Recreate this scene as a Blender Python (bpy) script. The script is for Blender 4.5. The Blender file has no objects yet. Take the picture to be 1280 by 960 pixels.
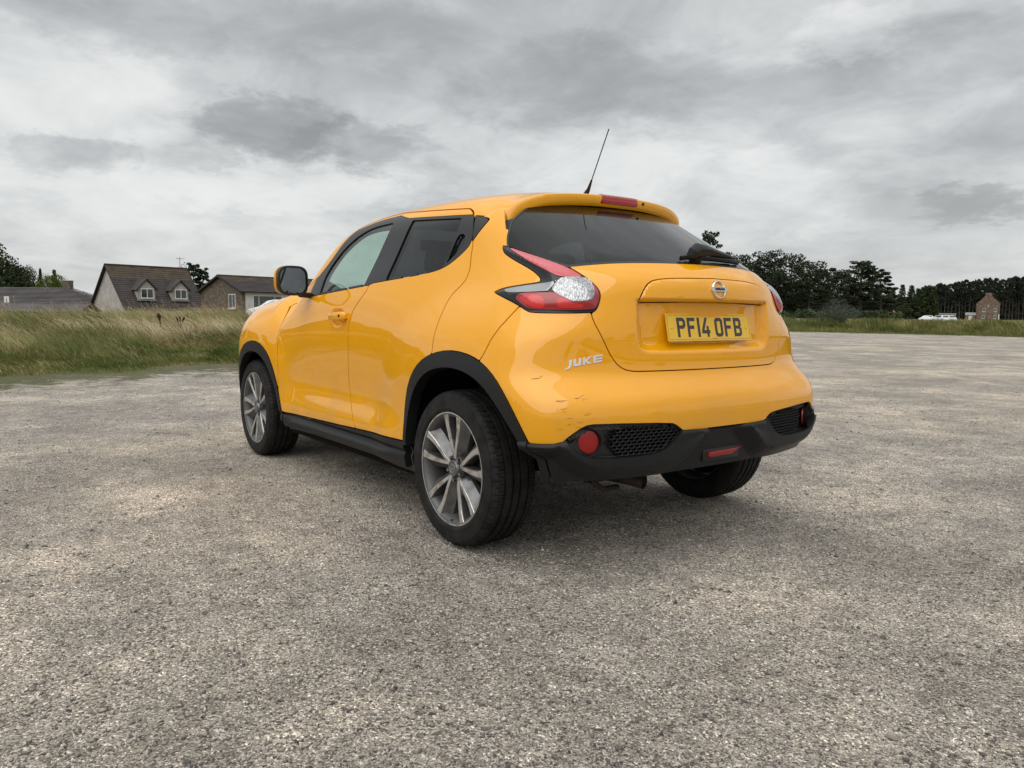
import bpy, bmesh, math, random
import numpy as np
from mathutils import Vector, Matrix
random.seed(7); rng = np.random.default_rng(7)
scene = bpy.context.scene; COL = scene.collection
R_ = math.radians

# ================================================================ camera
cam_data = bpy.data.cameras.new("camera"); cam = bpy.data.objects.new("camera", cam_data); COL.objects.link(cam)
YAW, PITCH, ROLL = -.6344, -.091, .0076
fw = Vector((math.cos(PITCH)*math.cos(YAW), math.cos(PITCH)*math.sin(YAW), math.sin(PITCH)))
r0 = Vector((math.sin(YAW), -math.cos(YAW), 0)); u0 = r0.cross(fw)
rt = math.cos(ROLL)*r0 + math.sin(ROLL)*u0; up = -math.sin(ROLL)*r0 + math.cos(ROLL)*u0
cam.matrix_world = Matrix(((rt.x, up.x, -fw.x, -2.7093), (rt.y, up.y, -fw.y, 2.5309), (rt.z, up.z, -fw.z, .9789), (0, 0, 0, 1)))
cam_data.sensor_width = 36; cam_data.lens = 961/1280*36; cam_data.clip_start = .05; cam_data.clip_end = 6000
scene.camera = cam

# ================================================================ light: overcast daylight
SUN_EL, SUN_AZ = R_(52), R_(118)           # azimuth counted from +x towards +y
scene.view_settings.view_transform = 'Standard'; scene.view_settings.look = 'None'
scene.view_settings.exposure = 0.10; scene.view_settings.gamma = 1
world = bpy.data.worlds.new("World"); scene.world = world; world.use_nodes = True
def node(nt, typ, **kw):
    n = nt.nodes.new(typ)
    for k, v in kw.items():
        if k.startswith('i_'): n.inputs[int(k[2:])].default_value = v
        else: setattr(n, k, v)
    return n
def link(nt, a, b): nt.links.new(a, b)
def mth(nt, op, a, b=None, c=None, clamp=False):
    n = nt.nodes.new('ShaderNodeMath'); n.operation = op; n.use_clamp = clamp
    for i, v in enumerate((a, b, c)):
        if v is None: continue
        if isinstance(v, (int, float)): n.inputs[i].default_value = v
        else: nt.links.new(v, n.inputs[i])
    return n.outputs[0]
def mixc(nt, f, a, b, blend='MIX'):
    n = nt.nodes.new('ShaderNodeMix'); n.data_type = 'RGBA'; n.blend_type = blend
    for s, v in ((n.inputs[0], f), (n.inputs[6], a), (n.inputs[7], b)):
        if isinstance(v, (int, float)): s.default_value = v
        elif isinstance(v, (tuple, list)): s.default_value = tuple(v) if len(v) == 4 else tuple(v) + (1,)
        else: nt.links.new(v, s)
    return n.outputs[2]
def ramp(nt, f, stops, interp='LINEAR'):
    n = nt.nodes.new('ShaderNodeValToRGB'); n.color_ramp.interpolation = interp; e = n.color_ramp.elements
    while len(e) > 1: e.remove(e[-1])
    e[0].position = stops[0][0]; e[0].color = stops[0][1] if len(stops[0][1]) == 4 else tuple(stops[0][1]) + (1,)
    for p, c in stops[1:]:
        k = e.new(p); k.color = c if len(c) == 4 else tuple(c) + (1,)
    nt.links.new(f, n.inputs[0]); return n.outputs[0]
def g3(v): return (v, v, v, 1)

def build_world():
    nt = world.node_tree; nt.nodes.clear()
    out = node(nt, 'ShaderNodeOutputWorld'); bg = node(nt, 'ShaderNodeBackground'); bg.inputs[1].default_value = .1
    link(nt, bg.outputs[0], out.inputs[0])
    sky = node(nt, 'ShaderNodeTexSky', sky_type='NISHITA', sun_disc=False, sun_elevation=SUN_EL, sun_rotation=R_(90) - SUN_AZ)
    sky.air_density = 1; sky.dust_density = 2
    tc = node(nt, 'ShaderNodeTexCoord'); sep = node(nt, 'ShaderNodeSeparateXYZ'); link(nt, tc.outputs['Generated'], sep.inputs[0])
    X, Y, Z = sep.outputs
    zc = mth(nt, 'MAXIMUM', Z, 0.0); den = mth(nt, 'ADD', zc, .23)
    cb = node(nt, 'ShaderNodeCombineXYZ'); link(nt, mth(nt, 'DIVIDE', X, den), cb.inputs[0]); link(nt, mth(nt, 'DIVIDE', Y, den), cb.inputs[1])
    # cloud deck seen in perspective
    def noise(scale, detail, rough, dist=0., off=(0, 0, 0), vec=None):
        mp = node(nt, 'ShaderNodeMapping'); mp.inputs['Location'].default_value = off
        link(nt, vec or cb.outputs[0], mp.inputs[0])
        n = node(nt, 'ShaderNodeTexNoise'); n.inputs['Scale'].default_value = scale; n.inputs['Detail'].default_value = detail
        n.inputs['Roughness'].default_value = rough; n.inputs['Distortion'].default_value = dist; link(nt, mp.outputs[0], n.inputs[0])
        return n.outputs[0]
    big = noise(.95, 7, .52, .4, (3.1, 7.7, 0)); mid = noise(3.0, 8, .6, .5, (1.3, 2.2, 0)); fine = noise(6, 6, .6, .3, (9, 4, 0))
    v = mth(nt, 'ADD', mth(nt, 'MULTIPLY', big, .52), mth(nt, 'ADD', mth(nt, 'MULTIPLY', mid, .40), mth(nt, 'MULTIPLY', fine, .08)))
    # individual cloud banks, placed by direction (azimuth, elevation) with ragged edges
    az = mth(nt, 'ARCTAN2', Y, X); el = mth(nt, 'ARCSINE', Z)
    wob = mth(nt, 'MULTIPLY', mth(nt, 'SUBTRACT', noise(6, 7, .65, .2, (5, 5, 0)), .5), .16)
    wob2 = mth(nt, 'MULTIPLY', mth(nt, 'SUBTRACT', noise(6, 7, .65, .2, (15, 2, 0)), .5), .10)
    azw = mth(nt, 'ADD', az, wob); elw = mth(nt, 'ADD', el, wob2)
    acc = v
    for (a, e, sa, se, amp) in BANKS:
        da = mth(nt, 'DIVIDE', mth(nt, 'SUBTRACT', azw, a), sa); de = mth(nt, 'DIVIDE', mth(nt, 'SUBTRACT', elw, e), se)
        r2 = mth(nt, 'ADD', mth(nt, 'MULTIPLY', da, da), mth(nt, 'MULTIPLY', de, de))
        gau = mth(nt, 'EXPONENT', mth(nt, 'MULTIPLY', mth(nt, 'MULTIPLY', r2, mth(nt, 'MULTIPLY', r2, r2)), -.45))
        acc = mth(nt, 'ADD', acc, mth(nt, 'MULTIPLY', gau, amp))
    cloud = ramp(nt, acc, [(.24, (2.9, 2.98, 3.02)), (.38, (4.0, 4.1, 4.15)), (.46, (5.0, 5.12, 5.15)), (.53, (6.1, 6.22, 6.22)), (.62, (7.5, 7.6, 7.5)), (.80, (9.0, 9.0, 8.8))], 'LINEAR')
    hz = ramp(nt, Z, [(0, g3(1)), (.07, g3(.6)), (.22, g3(0))])
    cloud = mixc(nt, mth(nt, 'MULTIPLY', hz, .5), cloud, (7.0, 7.2, 7.05, 1))
    zen = ramp(nt, Z, [(.35, g3(1)), (1, g3(1.9))])            # an overcast sky brightens towards the zenith
    cloud = mixc(nt, 1.0, cloud, zen, 'MULTIPLY')
    col = mixc(nt, .93, sky.outputs[0], cloud)
    link(nt, col, bg.inputs[0])
# (azimuth, elevation, half width, half height, brightness) in radians
def px_dir(px, py):
    d = fw + rt*((px-640)/961) - up*((py-480)/961); d.normalize(); return math.atan2(d.y, d.x), math.asin(d.z)
BANKS = []
for (px, py, wx, wy, amp) in [(345, 160, 72, 30, -.15), (450, 178, 66, 24, -.12), (740, 110, 150, 45, -.10), (1180, 70, 110, 35, -.05), (450, 40, 150, 30, -.05), (150, 30, 90, 30, -.05), (90, 193, 52, 20, -.12), (1215, 255, 46, 17, -.17),
        (60, 120, 120, 60, .12), (330, 235, 200, 22, .10), (1110, 110, 200, 60, -.02), (690, 185, 120, 40, .05), (930, 250, 110, 50, .09), (250, 290, 200, 50, .07), (1250, 180, 80, 40, -.05), (1060, 40, 60, 25, .08)]:
    a, e = px_dir(px, py); BANKS.append((a, e, wx/961, wy/961, amp))
build_world()
sun = bpy.data.lights.new("sun", 'SUN'); sun.energy = 1.5; sun.angle = R_(80); sun.color = (1, .97, .92)
so = bpy.data.objects.new("sun", sun); COL.objects.link(so)
sd_ = Vector((math.cos(SUN_EL)*math.cos(SUN_AZ), math.cos(SUN_EL)*math.sin(SUN_AZ), math.sin(SUN_EL)))
so.rotation_euler = sd_.to_track_quat('Z', 'Y').to_euler()

# ================================================================ object helpers
def tag(o, label=None, cat=None, group=None, kind=None):
    if label: o['label'] = label
    if cat: o['category'] = cat
    if group: o['group'] = group
    if kind: o['kind'] = kind
    return o
def empty(name, loc=(0, 0, 0), rz=0, parent=None):
    o = bpy.data.objects.new(name, None); COL.objects.link(o); o.location = loc; o.rotation_euler = (0, 0, rz); o.parent = parent; return o
def mesh_obj(name, V, F, mat, parent=None, smooth=False, normals=None, loc=None):
    me = bpy.data.meshes.new(name); V = np.asarray(V, float)
    if isinstance(F, np.ndarray):
        k = F.shape[1]; me.vertices.add(len(V)); me.vertices.foreach_set('co', V.ravel()); me.loops.add(F.size); me.loops.foreach_set('vertex_index', F.ravel().astype(np.int32))
        me.polygons.add(len(F)); me.polygons.foreach_set('loop_start', np.arange(0, F.size, k, dtype=np.int32))
        me.polygons.foreach_set('loop_total', np.full(len(F), k, np.int32)); me.update(calc_edges=True); me.validate()
    else: me.from_pydata([tuple(v) for v in V], [], [tuple(f) for f in F])
    if smooth or normals is not None: me.polygons.foreach_set('use_smooth', np.ones(len(me.polygons), bool))
    if normals is not None and len(me.vertices) == len(normals): me.normals_split_custom_set_from_vertices([tuple(n) for n in normals])
    for m in (mat if isinstance(mat, (list, tuple)) else [mat]): me.materials.append(m)
    o = bpy.data.objects.new(name, me); COL.objects.link(o); o.parent = parent
    if loc is not None: o.location = loc
    return o
class MB:                                    # small mesh builder
    def __init__(s): s.v = []; s.f = []
    def add(s, v, f):
        n = len(s.v); s.v += [tuple(p) for p in v]; s.f += [tuple(i+n for i in q) for q in f]; return s
    def box(s, a, b, M=None, bev=0):
        x0, y0, z0 = a; x1, y1, z1 = b
        v = [Vector(p) for p in ((x0,y0,z0),(x1,y0,z0),(x1,y1,z0),(x0,y1,z0),(x0,y0,z1),(x1,y0,z1),(x1,y1,z1),(x0,y1,z1))]
        if M: v = [M @ p for p in v]
        return s.add(v, [(0,3,2,1),(4,5,6,7),(0,1,5,4),(1,2,6,5),(2,3,7,6),(3,0,4,7)])
    def tube(s, pts, rad, n=10, cap=True, squash=None):
        pts = [Vector(p) for p in pts]; rad = rad if isinstance(rad, (list, tuple)) else [rad]*len(pts); rings = []
        for i, p in enumerate(pts):
            t = (pts[min(i+1, len(pts)-1)] - pts[max(i-1, 0)]).normalized(); a = Vector((0, 0, 1)) if abs(t.z) < .9 else Vector((1, 0, 0))
            e1 = t.cross(a).normalized(); e2 = t.cross(e1)
            rings.append([p + rad[i]*(math.cos(k*2*math.pi/n)*e1 + math.sin(k*2*math.pi/n)*e2*(squash or 1)) for k in range(n)])
        v = [q for r in rings for q in r]; f = []
        for i in range(len(rings)-1):
            for k in range(n): f.append((i*n+k, i*n+(k+1) % n, (i+1)*n+(k+1) % n, (i+1)*n+k))
        if cap: f += [tuple(range(n))[::-1], tuple((len(rings)-1)*n+k for k in range(n))]
        return s.add(v, f)
    def prism(s, poly, fn, close=True):        # poly: 2-D points; fn(point, level) -> 3-D for level 0 and 1
        n = len(poly); v = [fn(p, 0) for p in poly] + [fn(p, 1) for p in poly]
        f = [(i, (i+1) % n, n+(i+1) % n, n+i) for i in range(n)]
        if close: f += [tuple(range(n))[::-1], tuple(range(n, 2*n))]
        return s.add(v, f)
    def build(s, name, mat, parent=None, smooth=False, bevel=0, seg=2, fix=True):
        o = mesh_obj(name, s.v, s.f, mat, parent, smooth)
        if fix:
            bm = bmesh.new(); bm.from_mesh(o.data); bmesh.ops.recalc_face_normals(bm, faces=bm.faces)
            if bevel: bmesh.ops.bevel(bm, geom=[e for e in bm.edges if len(e.link_faces) == 2 and e.calc_face_angle(0) > .5], offset=bevel, segments=seg, affect='EDGES', profile=.6)
            bm.to_mesh(o.data); bm.free()
        if bevel or smooth:
            o.data.polygons.foreach_set('use_smooth', np.ones(len(o.data.polygons), bool)); sharp(o, 40)
        return o
def sharp(o, deg):
    bm = bmesh.new(); bm.from_mesh(o.data)
    for e in bm.edges:
        if len(e.link_faces) == 2 and e.calc_face_angle(0) > R_(deg): e.smooth = False
    bm.to_mesh(o.data); bm.free()
def revolve(profile, n, axis='y'):           # profile [(axial, radius)...] about the y axis
    P = np.array(profile, float); a = np.linspace(0, 2*np.pi, n, endpoint=False)
    V = np.stack([np.outer(np.cos(a), P[:, 1]), np.tile(P[:, 0], (n, 1)), np.outer(np.sin(a), P[:, 1])], -1).reshape(-1, 3)
    m = len(P); F = [(i*m+j, i*m+j+1, ((i+1) % n)*m+j+1, ((i+1) % n)*m+j) for i in range(n) for j in range(m-1)]
    return V, np.array(F)
def copy_tree(o, parent=None, **kw):
    c = o.copy(); COL.objects.link(c); c.parent = parent
    for ch in o.children: copy_tree(ch, c)
    for k, v in kw.items(): c[k] = v
    return c

# ================================================================ materials
def mat(name, color=(.5, .5, .5), rough=.5, metal=0., coat=0., spec=.5, **kw):
    m = bpy.data.materials.new(name); m.use_nodes = True; b = m.node_tree.nodes['Principled BSDF']
    b.inputs['Base Color'].default_value = tuple(color) + (1,); b.inputs['Roughness'].default_value = rough; b.inputs['Metallic'].default_value = metal
    b.inputs['Coat Weight'].default_value = coat; b.inputs['Coat Roughness'].default_value = kw.get('coat_rough', .03); b.inputs['Specular IOR Level'].default_value = spec
    return m
def bsdf(m): return m.node_tree.nodes['Principled BSDF']
def tex(m, scale, detail=4, rough=.5, obj=False, typ='noise', stretch=(1, 1, 1)):
    nt = m.node_tree; tc = node(nt, 'ShaderNodeTexCoord'); mp = node(nt, 'ShaderNodeMapping'); mp.inputs['Scale'].default_value = stretch
    if obj: link(nt, tc.outputs['Object'], mp.inputs[0])
    else:
        g = node(nt, 'ShaderNodeNewGeometry'); link(nt, g.outputs['Position'], mp.inputs[0])
    if typ == 'noise':
        n = node(nt, 'ShaderNodeTexNoise'); n.inputs['Detail'].default_value = detail; n.inputs['Roughness'].default_value = rough
    else: n = node(nt, 'ShaderNodeTexVoronoi')
    n.inputs['Scale'].default_value = scale; link(nt, mp.outputs[0], n.inputs['Vector']); return n
def vary(m, a, b, scale, lo=.35, hi=.65, detail=4, obj=False, stretch=(1, 1, 1), rough=.55):
    n = tex(m, scale, detail, rough, obj, stretch=stretch); link(m.node_tree, ramp(m.node_tree, n.outputs[0], [(lo, a), (hi, b)]), bsdf(m).inputs['Base Color']); return n
def bump(m, h, dist=.002, strength=1.):
    b = node(m.node_tree, 'ShaderNodeBump'); b.inputs['Distance'].default_value = dist; b.inputs['Strength'].default_value = strength
    link(m.node_tree, h, b.inputs['Height']); link(m.node_tree, b.outputs[0], bsdf(m).inputs['Normal']); return b
def glass_mat(name, tint, rough=.0, refl=(1, 1, 1), ior=1.6):
    m = bpy.data.materials.new(name); m.use_nodes = True; nt = m.node_tree; nt.nodes.clear()
    out = node(nt, 'ShaderNodeOutputMaterial'); tr = node(nt, 'ShaderNodeBsdfTransparent'); tr.inputs[0].default_value = tuple(tint) + (1,)
    gl = node(nt, 'ShaderNodeBsdfGlossy'); gl.inputs['Roughness'].default_value = rough; gl.inputs[0].default_value = tuple(refl) + (1,)
    fr = node(nt, 'ShaderNodeFresnel'); ge = node(nt, 'ShaderNodeNewGeometry'); link(nt, mth(nt, 'SUBTRACT', ior, mth(nt, 'MULTIPLY', ge.outputs['Backfacing'], ior - 1/ior)), fr.inputs[0]); mx = node(nt, 'ShaderNodeMixShader')
    link(nt, fr.outputs[0], mx.inputs[0]); link(nt, tr.outputs[0], mx.inputs[1]); link(nt, gl.outputs[0], mx.inputs[2]); link(nt, mx.outputs[0], out.inputs[0]); return m
M = {}
M['paint'] = mat('yellow_paint', (.83, .37, .004), .30, 0, 1.0, .0, coat_rough=.02); bsdf(M['paint']).inputs['Coat IOR'].default_value = 1.68
M['plastic'] = mat('black_trim_plastic', (.009, .0095, .0105), .46, spec=.32)
n_ = tex(M['plastic'], 900, 2); bump(M['plastic'], n_.outputs[0], .0004, .5)
M['wiper'] = mat('wiper_black', (.004, .004, .004), .4, spec=.3); M['lettering'] = mat('bright_lettering', (.85, .86, .88), .28, .6); M['gloss_black'] = mat('gloss_black', (.008, .008, .009), .12)
M['frame_black'] = mat('window_frame_black', (.010, .010, .011), .33)
M['shell'] = mat('dark_lining', (.006, .006, .006), .9, spec=.1); M['lining'] = mat('cabin_lining', (.07, .072, .072), .9, spec=.1)
M['cabin'] = mat('cabin_trim', (.05, .05, .052), .8)
M['headlining'] = mat('headlining', (.25, .25, .24), .9)
M['seat'] = mat('seat_cloth', (.025, .025, .028), .9)
M['glass'] = glass_mat('clear_green_glass', (.66, .80, .74))
M['privacy'] = glass_mat('privacy_glass', (.035, .038, .042), ior=1.41)
M['rubber'] = mat('tyre_rubber', (.018, .018, .019), .72, spec=.25)
vary(M['rubber'], (.007, .007, .007), (.020, .019, .018), 18)
M['alloy'] = mat('alloy_grey', (.33, .33, .34), .38, .75); vary(M['alloy'], (.11, .107, .105), (.19, .19, .195), 22, .3, .6)
M['alloy_face'] = mat('machined_alloy', (.62, .61, .60), .32, .85); vary(M['alloy_face'], (.38, .35, .32), (.66, .65, .64), 28, .32, .52)
M['alloy_barrel'] = mat('alloy_barrel', (.12, .12, .12), .5, .6); M['alloy_dark'] = mat('alloy_dark', (.055, .055, .06), .45, .5)
M['iron'] = mat('brake_iron', (.10, .09, .085), .5, .8)
M['chrome'] = mat('chrome', (.80, .80, .82), .12, 1.)
M['chrome_dark'] = mat('emblem_steel', (.35, .35, .36), .25, 1.)
M['plate'] = mat('plate_yellow', (.80, .48, .02), .35, coat=.3)
M['ink'] = mat('plate_ink', (.035, .035, .04), .4)
M['red_lens'] = mat('red_lens', (.33, .004, .010), .14, coat=1.)
M['red_dark'] = mat('dark_red_lens', (.36, .006, .014), .1, coat=1.)
M['red_bright'] = mat('red_reflector', (.30, .004, .003), .22, coat=.3)
M['pink_lens'] = mat('pink_red_lens', (.55, .05, .065), .15, coat=1.); M['strip'] = mat('silver_strip', (.30, .31, .32), .25, .8, coat=1.)
M['red_glow'] = mat('lamp_red_inner', (.62, .012, .010), .2, coat=1.); n_ = tex(M['red_glow'], 140, 2, typ='v', obj=True); bump(M['red_glow'], n_.outputs[0], .002, .4)
M['fog_red'] = mat('fog_red', (.22, .004, .008), .2, coat=.6)
M['mirror'] = mat('mirror_glass', (.75, .80, .82), .01, 1.)
M['exhaust'] = mat('rusty_exhaust', (.045, .034, .026), .6, .6)
M['scuff'] = mat('scuff_mark', (.05, .035, .03), .7)
n_ = tex(M['red_lens'], 260, 2, typ='v', obj=True); bump(M['red_lens'], n_.outputs[0], .001, .35)
M['clear_lens'] = mat('clear_lens', (.55, .56, .57), .26, .85, coat=1.)
n_ = tex(M['clear_lens'], 150, 2, typ='v', obj=True, stretch=(1, 1, .4)); bump(M['clear_lens'], n_.outputs[0], .004, .5)
link(M['clear_lens'].node_tree, ramp(M['clear_lens'].node_tree, n_.outputs[0], [(.1, (.56, .57, .59)), (.8, (.22, .22, .225))]), bsdf(M['clear_lens']).inputs['Base Color'])
# road dust splashed on the lower paint
nt = M['paint'].node_tree; n_ = tex(M['paint'], 5, 7, .65); n2 = tex(M['paint'], 90, 3, .6); ge_ = node(nt, 'ShaderNodeNewGeometry'); sp_ = node(nt, 'ShaderNodeSeparateXYZ'); link(nt, ge_.outputs['Position'], sp_.inputs[0])
hgt = mth(nt, 'MULTIPLY', mth(nt, 'SUBTRACT', .78, sp_.outputs[2]), 1.1, clamp=True); dm = mth(nt, 'MULTIPLY', hgt, mth(nt, 'MULTIPLY', ramp(nt, n_.outputs[0], [(.40, g3(0)), (.62, g3(1))]), mth(nt, 'ADD', .35, n2.outputs[0])))
link(nt, mixc(nt, mth(nt, 'MULTIPLY', dm, .75), (.83, .365, .004, 1), (.36, .235, .09, 1)), bsdf(M['paint']).inputs['Base Color']); link(nt, mth(nt, 'ADD', .02, mth(nt, 'MULTIPLY', dm, .5)), bsdf(M['paint']).inputs['Coat Roughness'])
# ---------------------------------------------------------------- smooth shape functions of the car body (metres, x forward, rear axle at 0)
def pchip(xs, ys, x):
    xs = np.asarray(xs, float); ys = np.asarray(ys, float); h = np.diff(xs); d = np.diff(ys) / h
    m = np.zeros(len(xs)); m[0] = d[0]; m[-1] = d[-1]
    for i in range(1, len(xs) - 1):
        if d[i-1] * d[i] > 0:
            w1 = 2*h[i] + h[i-1]; w2 = h[i] + 2*h[i-1]; m[i] = (w1 + w2) / (w1/d[i-1] + w2/d[i])
    x = np.clip(x, xs[0], xs[-1]); i = np.clip(np.searchsorted(xs, x) - 1, 0, len(xs) - 2); t = (x - xs[i]) / h[i]
    return ((1+2*t)*(1-t)**2*ys[i] + t*(1-t)**2*h[i]*m[i] + t*t*(3-2*t)*ys[i+1] + t*t*(t-1)*h[i]*m[i+1])
def gsm(a, s, axis=0):                       # gaussian smoothing with linear end extrapolation
    if s <= 0: return a
    n = int(4*s) + 1; k = np.exp(-.5*(np.arange(-n, n+1)/s)**2); k /= k.sum(); a = np.moveaxis(a, axis, 0)
    lo = 2*a[:1] - a[1:n+1][::-1]; hi = 2*a[-1:] - a[-n-1:-1][::-1]; p = np.concatenate([lo, a, hi])
    out = sum(k[j] * p[j:j+len(a)] for j in range(2*n+1)); return np.moveaxis(out, 0, axis)
def bw(t):
    return [(1-t)**3/6, (3*t**3-6*t*t+4)/6, (-3*t**3+3*t*t+3*t+1)/6, t**3/6]
class S1:
    def __init__(s, xs, ys, h=.01, sm=.02):
        s.x0 = xs[0]; s.h = h; g = np.arange(xs[0], xs[-1] + h, h); s.c = gsm(pchip(xs, ys, g), sm/h)
    def __call__(s, x):
        t = np.clip((x - s.x0)/s.h, 0, len(s.c) - 1.001); i = t.astype(int); f = t - i; n = len(s.c)
        w = bw(f); return sum(w[k] * s.c[np.clip(i+k-1, 0, n-1)] for k in range(4))
class S2:
    def __init__(s, xs, zs, T, hx=.04, hz=.02, sx=.06, sz=.02):
        T = np.array(T, float); gx = np.arange(xs[0], xs[-1] + hx, hx); gz = np.arange(zs[0], zs[-1] + hz, hz)
        A = np.stack([pchip(xs, T[:, j], gx) for j in range(T.shape[1])], 1)
        B = np.stack([pchip(zs, A[i], gz) for i in range(len(gx))], 0)
        s.c = gsm(gsm(B, sx/hx, 0), sz/hz, 1); s.x0 = xs[0]; s.z0 = zs[0]; s.hx = hx; s.hz = hz
    def __call__(s, x, z):
        n, m = s.c.shape
        a = np.clip((x - s.x0)/s.hx, 0, n - 1.001); b = np.clip((z - s.z0)/s.hz, 0, m - 1.001)
        i = a.astype(int); j = b.astype(int); wa = bw(a - i); wb = bw(b - j); out = 0
        for k in range(4):
            ii = np.clip(i+k-1, 0, n-1)
            for l in range(4): out = out + wa[k]*wb[l]*s.c[ii, np.clip(j+l-1, 0, m-1)]
        return out
def smax(a, b, k):
    h = np.maximum(k - np.abs(a-b), 0)/k; return np.maximum(a, b) + h**3*k/6
def sstep(a, b, x):
    t = np.clip((x-a)/(b-a), 0, 1); return t*t*(3-2*t)
def sdf(px, py, poly):                       # signed distance to a closed polygon, negative inside
    poly = np.asarray(poly, float); d = np.full(px.shape, 1e9); ins = np.zeros(px.shape, bool)
    lo = poly.min(0) - .12; hi = poly.max(0) + .12
    near = (px > lo[0]) & (px < hi[0]) & (py > lo[1]) & (py < hi[1]); X = px[near]; Y = py[near]; D = np.full(X.shape, .05); I = np.zeros(X.shape, bool)
    if X.size == 0: return np.full(px.shape, .1)
    A = poly; B = np.roll(poly, -1, 0)
    for c0 in range(0, X.size, 6000):
        x = X[c0:c0+6000, None]; y = Y[c0:c0+6000, None]; ex = (B-A)[:, 0]; ey = (B-A)[:, 1]; L = ex*ex + ey*ey + 1e-18
        t = np.clip(((x-A[:, 0])*ex + (y-A[:, 1])*ey)/L, 0, 1)
        D[c0:c0+6000] = ((x-A[:, 0]-t*ex)**2 + (y-A[:, 1]-t*ey)**2).min(1)
        c = ((A[:, 1] > y) != (B[:, 1] > y)) & (x < ex*(y-A[:, 1])/np.where(np.abs(ey) > 1e-12, ey, 1e-12) + A[:, 0]); I[c0:c0+6000] = (c.sum(1) % 2) == 1
    D = np.sqrt(D); D[I] *= -1; out = np.full(px.shape, .1); out[near] = D; return out
def smooth_poly(p, n=2, closed=True):        # corner-cutting; a point given twice stays a corner
    p = [tuple(q) for q in p]
    for _ in range(n):
        o = []; m = len(p)
        for i in range(m):
            a = p[i]; b = p[(i+1) % m]
            if a == b: o += [a, b]; continue
            ca = p[i-1] == a; cb = p[(i+2) % m] == b
            o.append(a if ca else (.75*a[0]+.25*b[0], .75*a[1]+.25*b[1])); o.append(b if cb else (.25*a[0]+.75*b[0], .25*a[1]+.75*b[1]))
        q = []                                # keep only pairs for corners
        for k in o:
            if len(q) >= 2 and q[-1] == k and q[-2] == k: continue
            q.append(k)
        p = q
    out = [p[0]]
    for k in p[1:]:
        if k != out[-1]: out.append(k)
    return np.array(out)

ZS = [.15, .25, .40, .55, .70, .85, 1.0, 1.12, 1.25, 1.4, 1.5, 1.6]
XS = [-.8, -.6, -.3, 0, .4, .8, 1.2, 1.6, 2.0, 2.53, 2.95, 3.3]
YT = [[.74,.755,.775,.81,.835,.84,.78,.655,.56,.48,.43,.37],
      [.775,.79,.812,.838,.858,.85,.79,.69,.585,.50,.45,.40],
      [.81,.84,.86,.872,.868,.840,.79,.715,.63,.575,.53,.48],
      [.80,.835,.862,.872,.872,.85,.795,.735,.675,.615,.57,.52],
      [.79,.825,.848,.840,.845,.845,.812,.765,.71,.65,.605,.555],
      [.79,.82,.848,.818,.829,.836,.822,.785,.73,.67,.63,.58],
      [.79,.82,.848,.817,.827,.836,.824,.79,.735,.682,.64,.59],
      [.79,.82,.848,.819,.829,.838,.82,.78,.73,.68,.64,.59],
      [.79,.825,.848,.838,.842,.842,.80,.745,.69,.65,.60,.55],
      [.80,.835,.862,.870,.880,.872,.80,.70,.62,.55,.50,.45],
      [.76,.80,.83,.845,.85,.82,.75,.65,.55,.46,.42,.40],
      [.64,.68,.72,.74,.73,.69,.62,.52,.44,.38,.36,.34]]
YS = S2(XS, ZS, YT)
XC = S1([.15,.22,.30,.38,.45,.52,.60,.66,.70,.735,.76,.80,.90,1.0,1.06,1.10,1.14,1.19,1.30,1.40,1.47,1.55],
        [-.62,-.66,-.69,-.715,-.73,-.74,-.745,-.735,-.71,-.68,-.668,-.665,-.664,-.668,-.672,-.665,-.64,-.575,-.385,-.205,-.083,.07], .01, .012)
ZC = S1([-.9,-.5,-.2,.0,.134,.5,.9,1.2,1.4,1.55,1.7,1.85,2.0,2.15,2.4,2.8,3.1,3.3,3.45],
        [1.445,1.485,1.518,1.541,1.556,1.574,1.576,1.562,1.537,1.482,1.395,1.285,1.175,1.11,1.08,1.03,.95,.84,.7], .02, .05)
def XF(y, z): return 3.38 - .25*(np.abs(y)/.7)**3 - .15*np.clip(z-.6, 0, 1)**1.5
def XR(y, z):
    a = .085 + .08*sstep(.88, 1.15, z) - .025*sstep(.8, .6, z)
    return XC(z) + a*(np.abs(y)/.6)**2.3
def ZT(x, y):
    r = sstep(1.3, 2.1, x); fen = sstep(2.05, 2.3, x)
    return ZC(x) - (.075*(1-r) + .10*r)*(np.abs(y)/.6)**2.2*(1-fen) + fen*.03*(np.exp(-((np.abs(y)-.62)/.13)**2) - .35)
RELIEF = []
def F0(x, y, z):
    k1 = .32 - .10*sstep(1.0, .84, z)
    g = smax(y - YS(x, z), XR(y, z) - x, k1)
    h = smax(z - ZT(x, y), x - XF(y, z), .25)
    rr = np.hypot(x, z-.33); rf = np.hypot(x-2.53, z-.33)
    g = g - .021*(1-sstep(.54, .79, rr)) - .016*(1-sstep(.52, .72, rf))
    return smax(g, h, .13 + .1*sstep(1.9, 2.4, x))
def F(x, y, z):
    g = F0(x, y, z)
    for r in RELIEF: g = g + r(x, y, z)
    return g
def grad(x, y, z, e=1e-3):
    g = np.stack([F(x+e, y, z) - F(x-e, y, z), F(x, y+e, z) - F(x, y-e, z), F(x, y, z+e) - F(x, y, z-e)], -1)
    return g/np.linalg.norm(g, axis=-1, keepdims=True)
def solve(O, D, t0=0., t1=1.9, n=26):        # outermost crossing along inner rays (body is star shaped about its spine)
    lo = np.full(O.shape[:-1], t0); hi = np.full(O.shape[:-1], t1)
    for _ in range(n):
        m = .5*(lo+hi); P = O + m[..., None]*D; f = F(P[..., 0], P[..., 1], P[..., 2]) > 0
        hi = np.where(f, m, hi); lo = np.where(f, lo, m)
    return O + (.5*(lo+hi))[..., None]*D
XA, XB, ZM = .15, 2.6, .98
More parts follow.
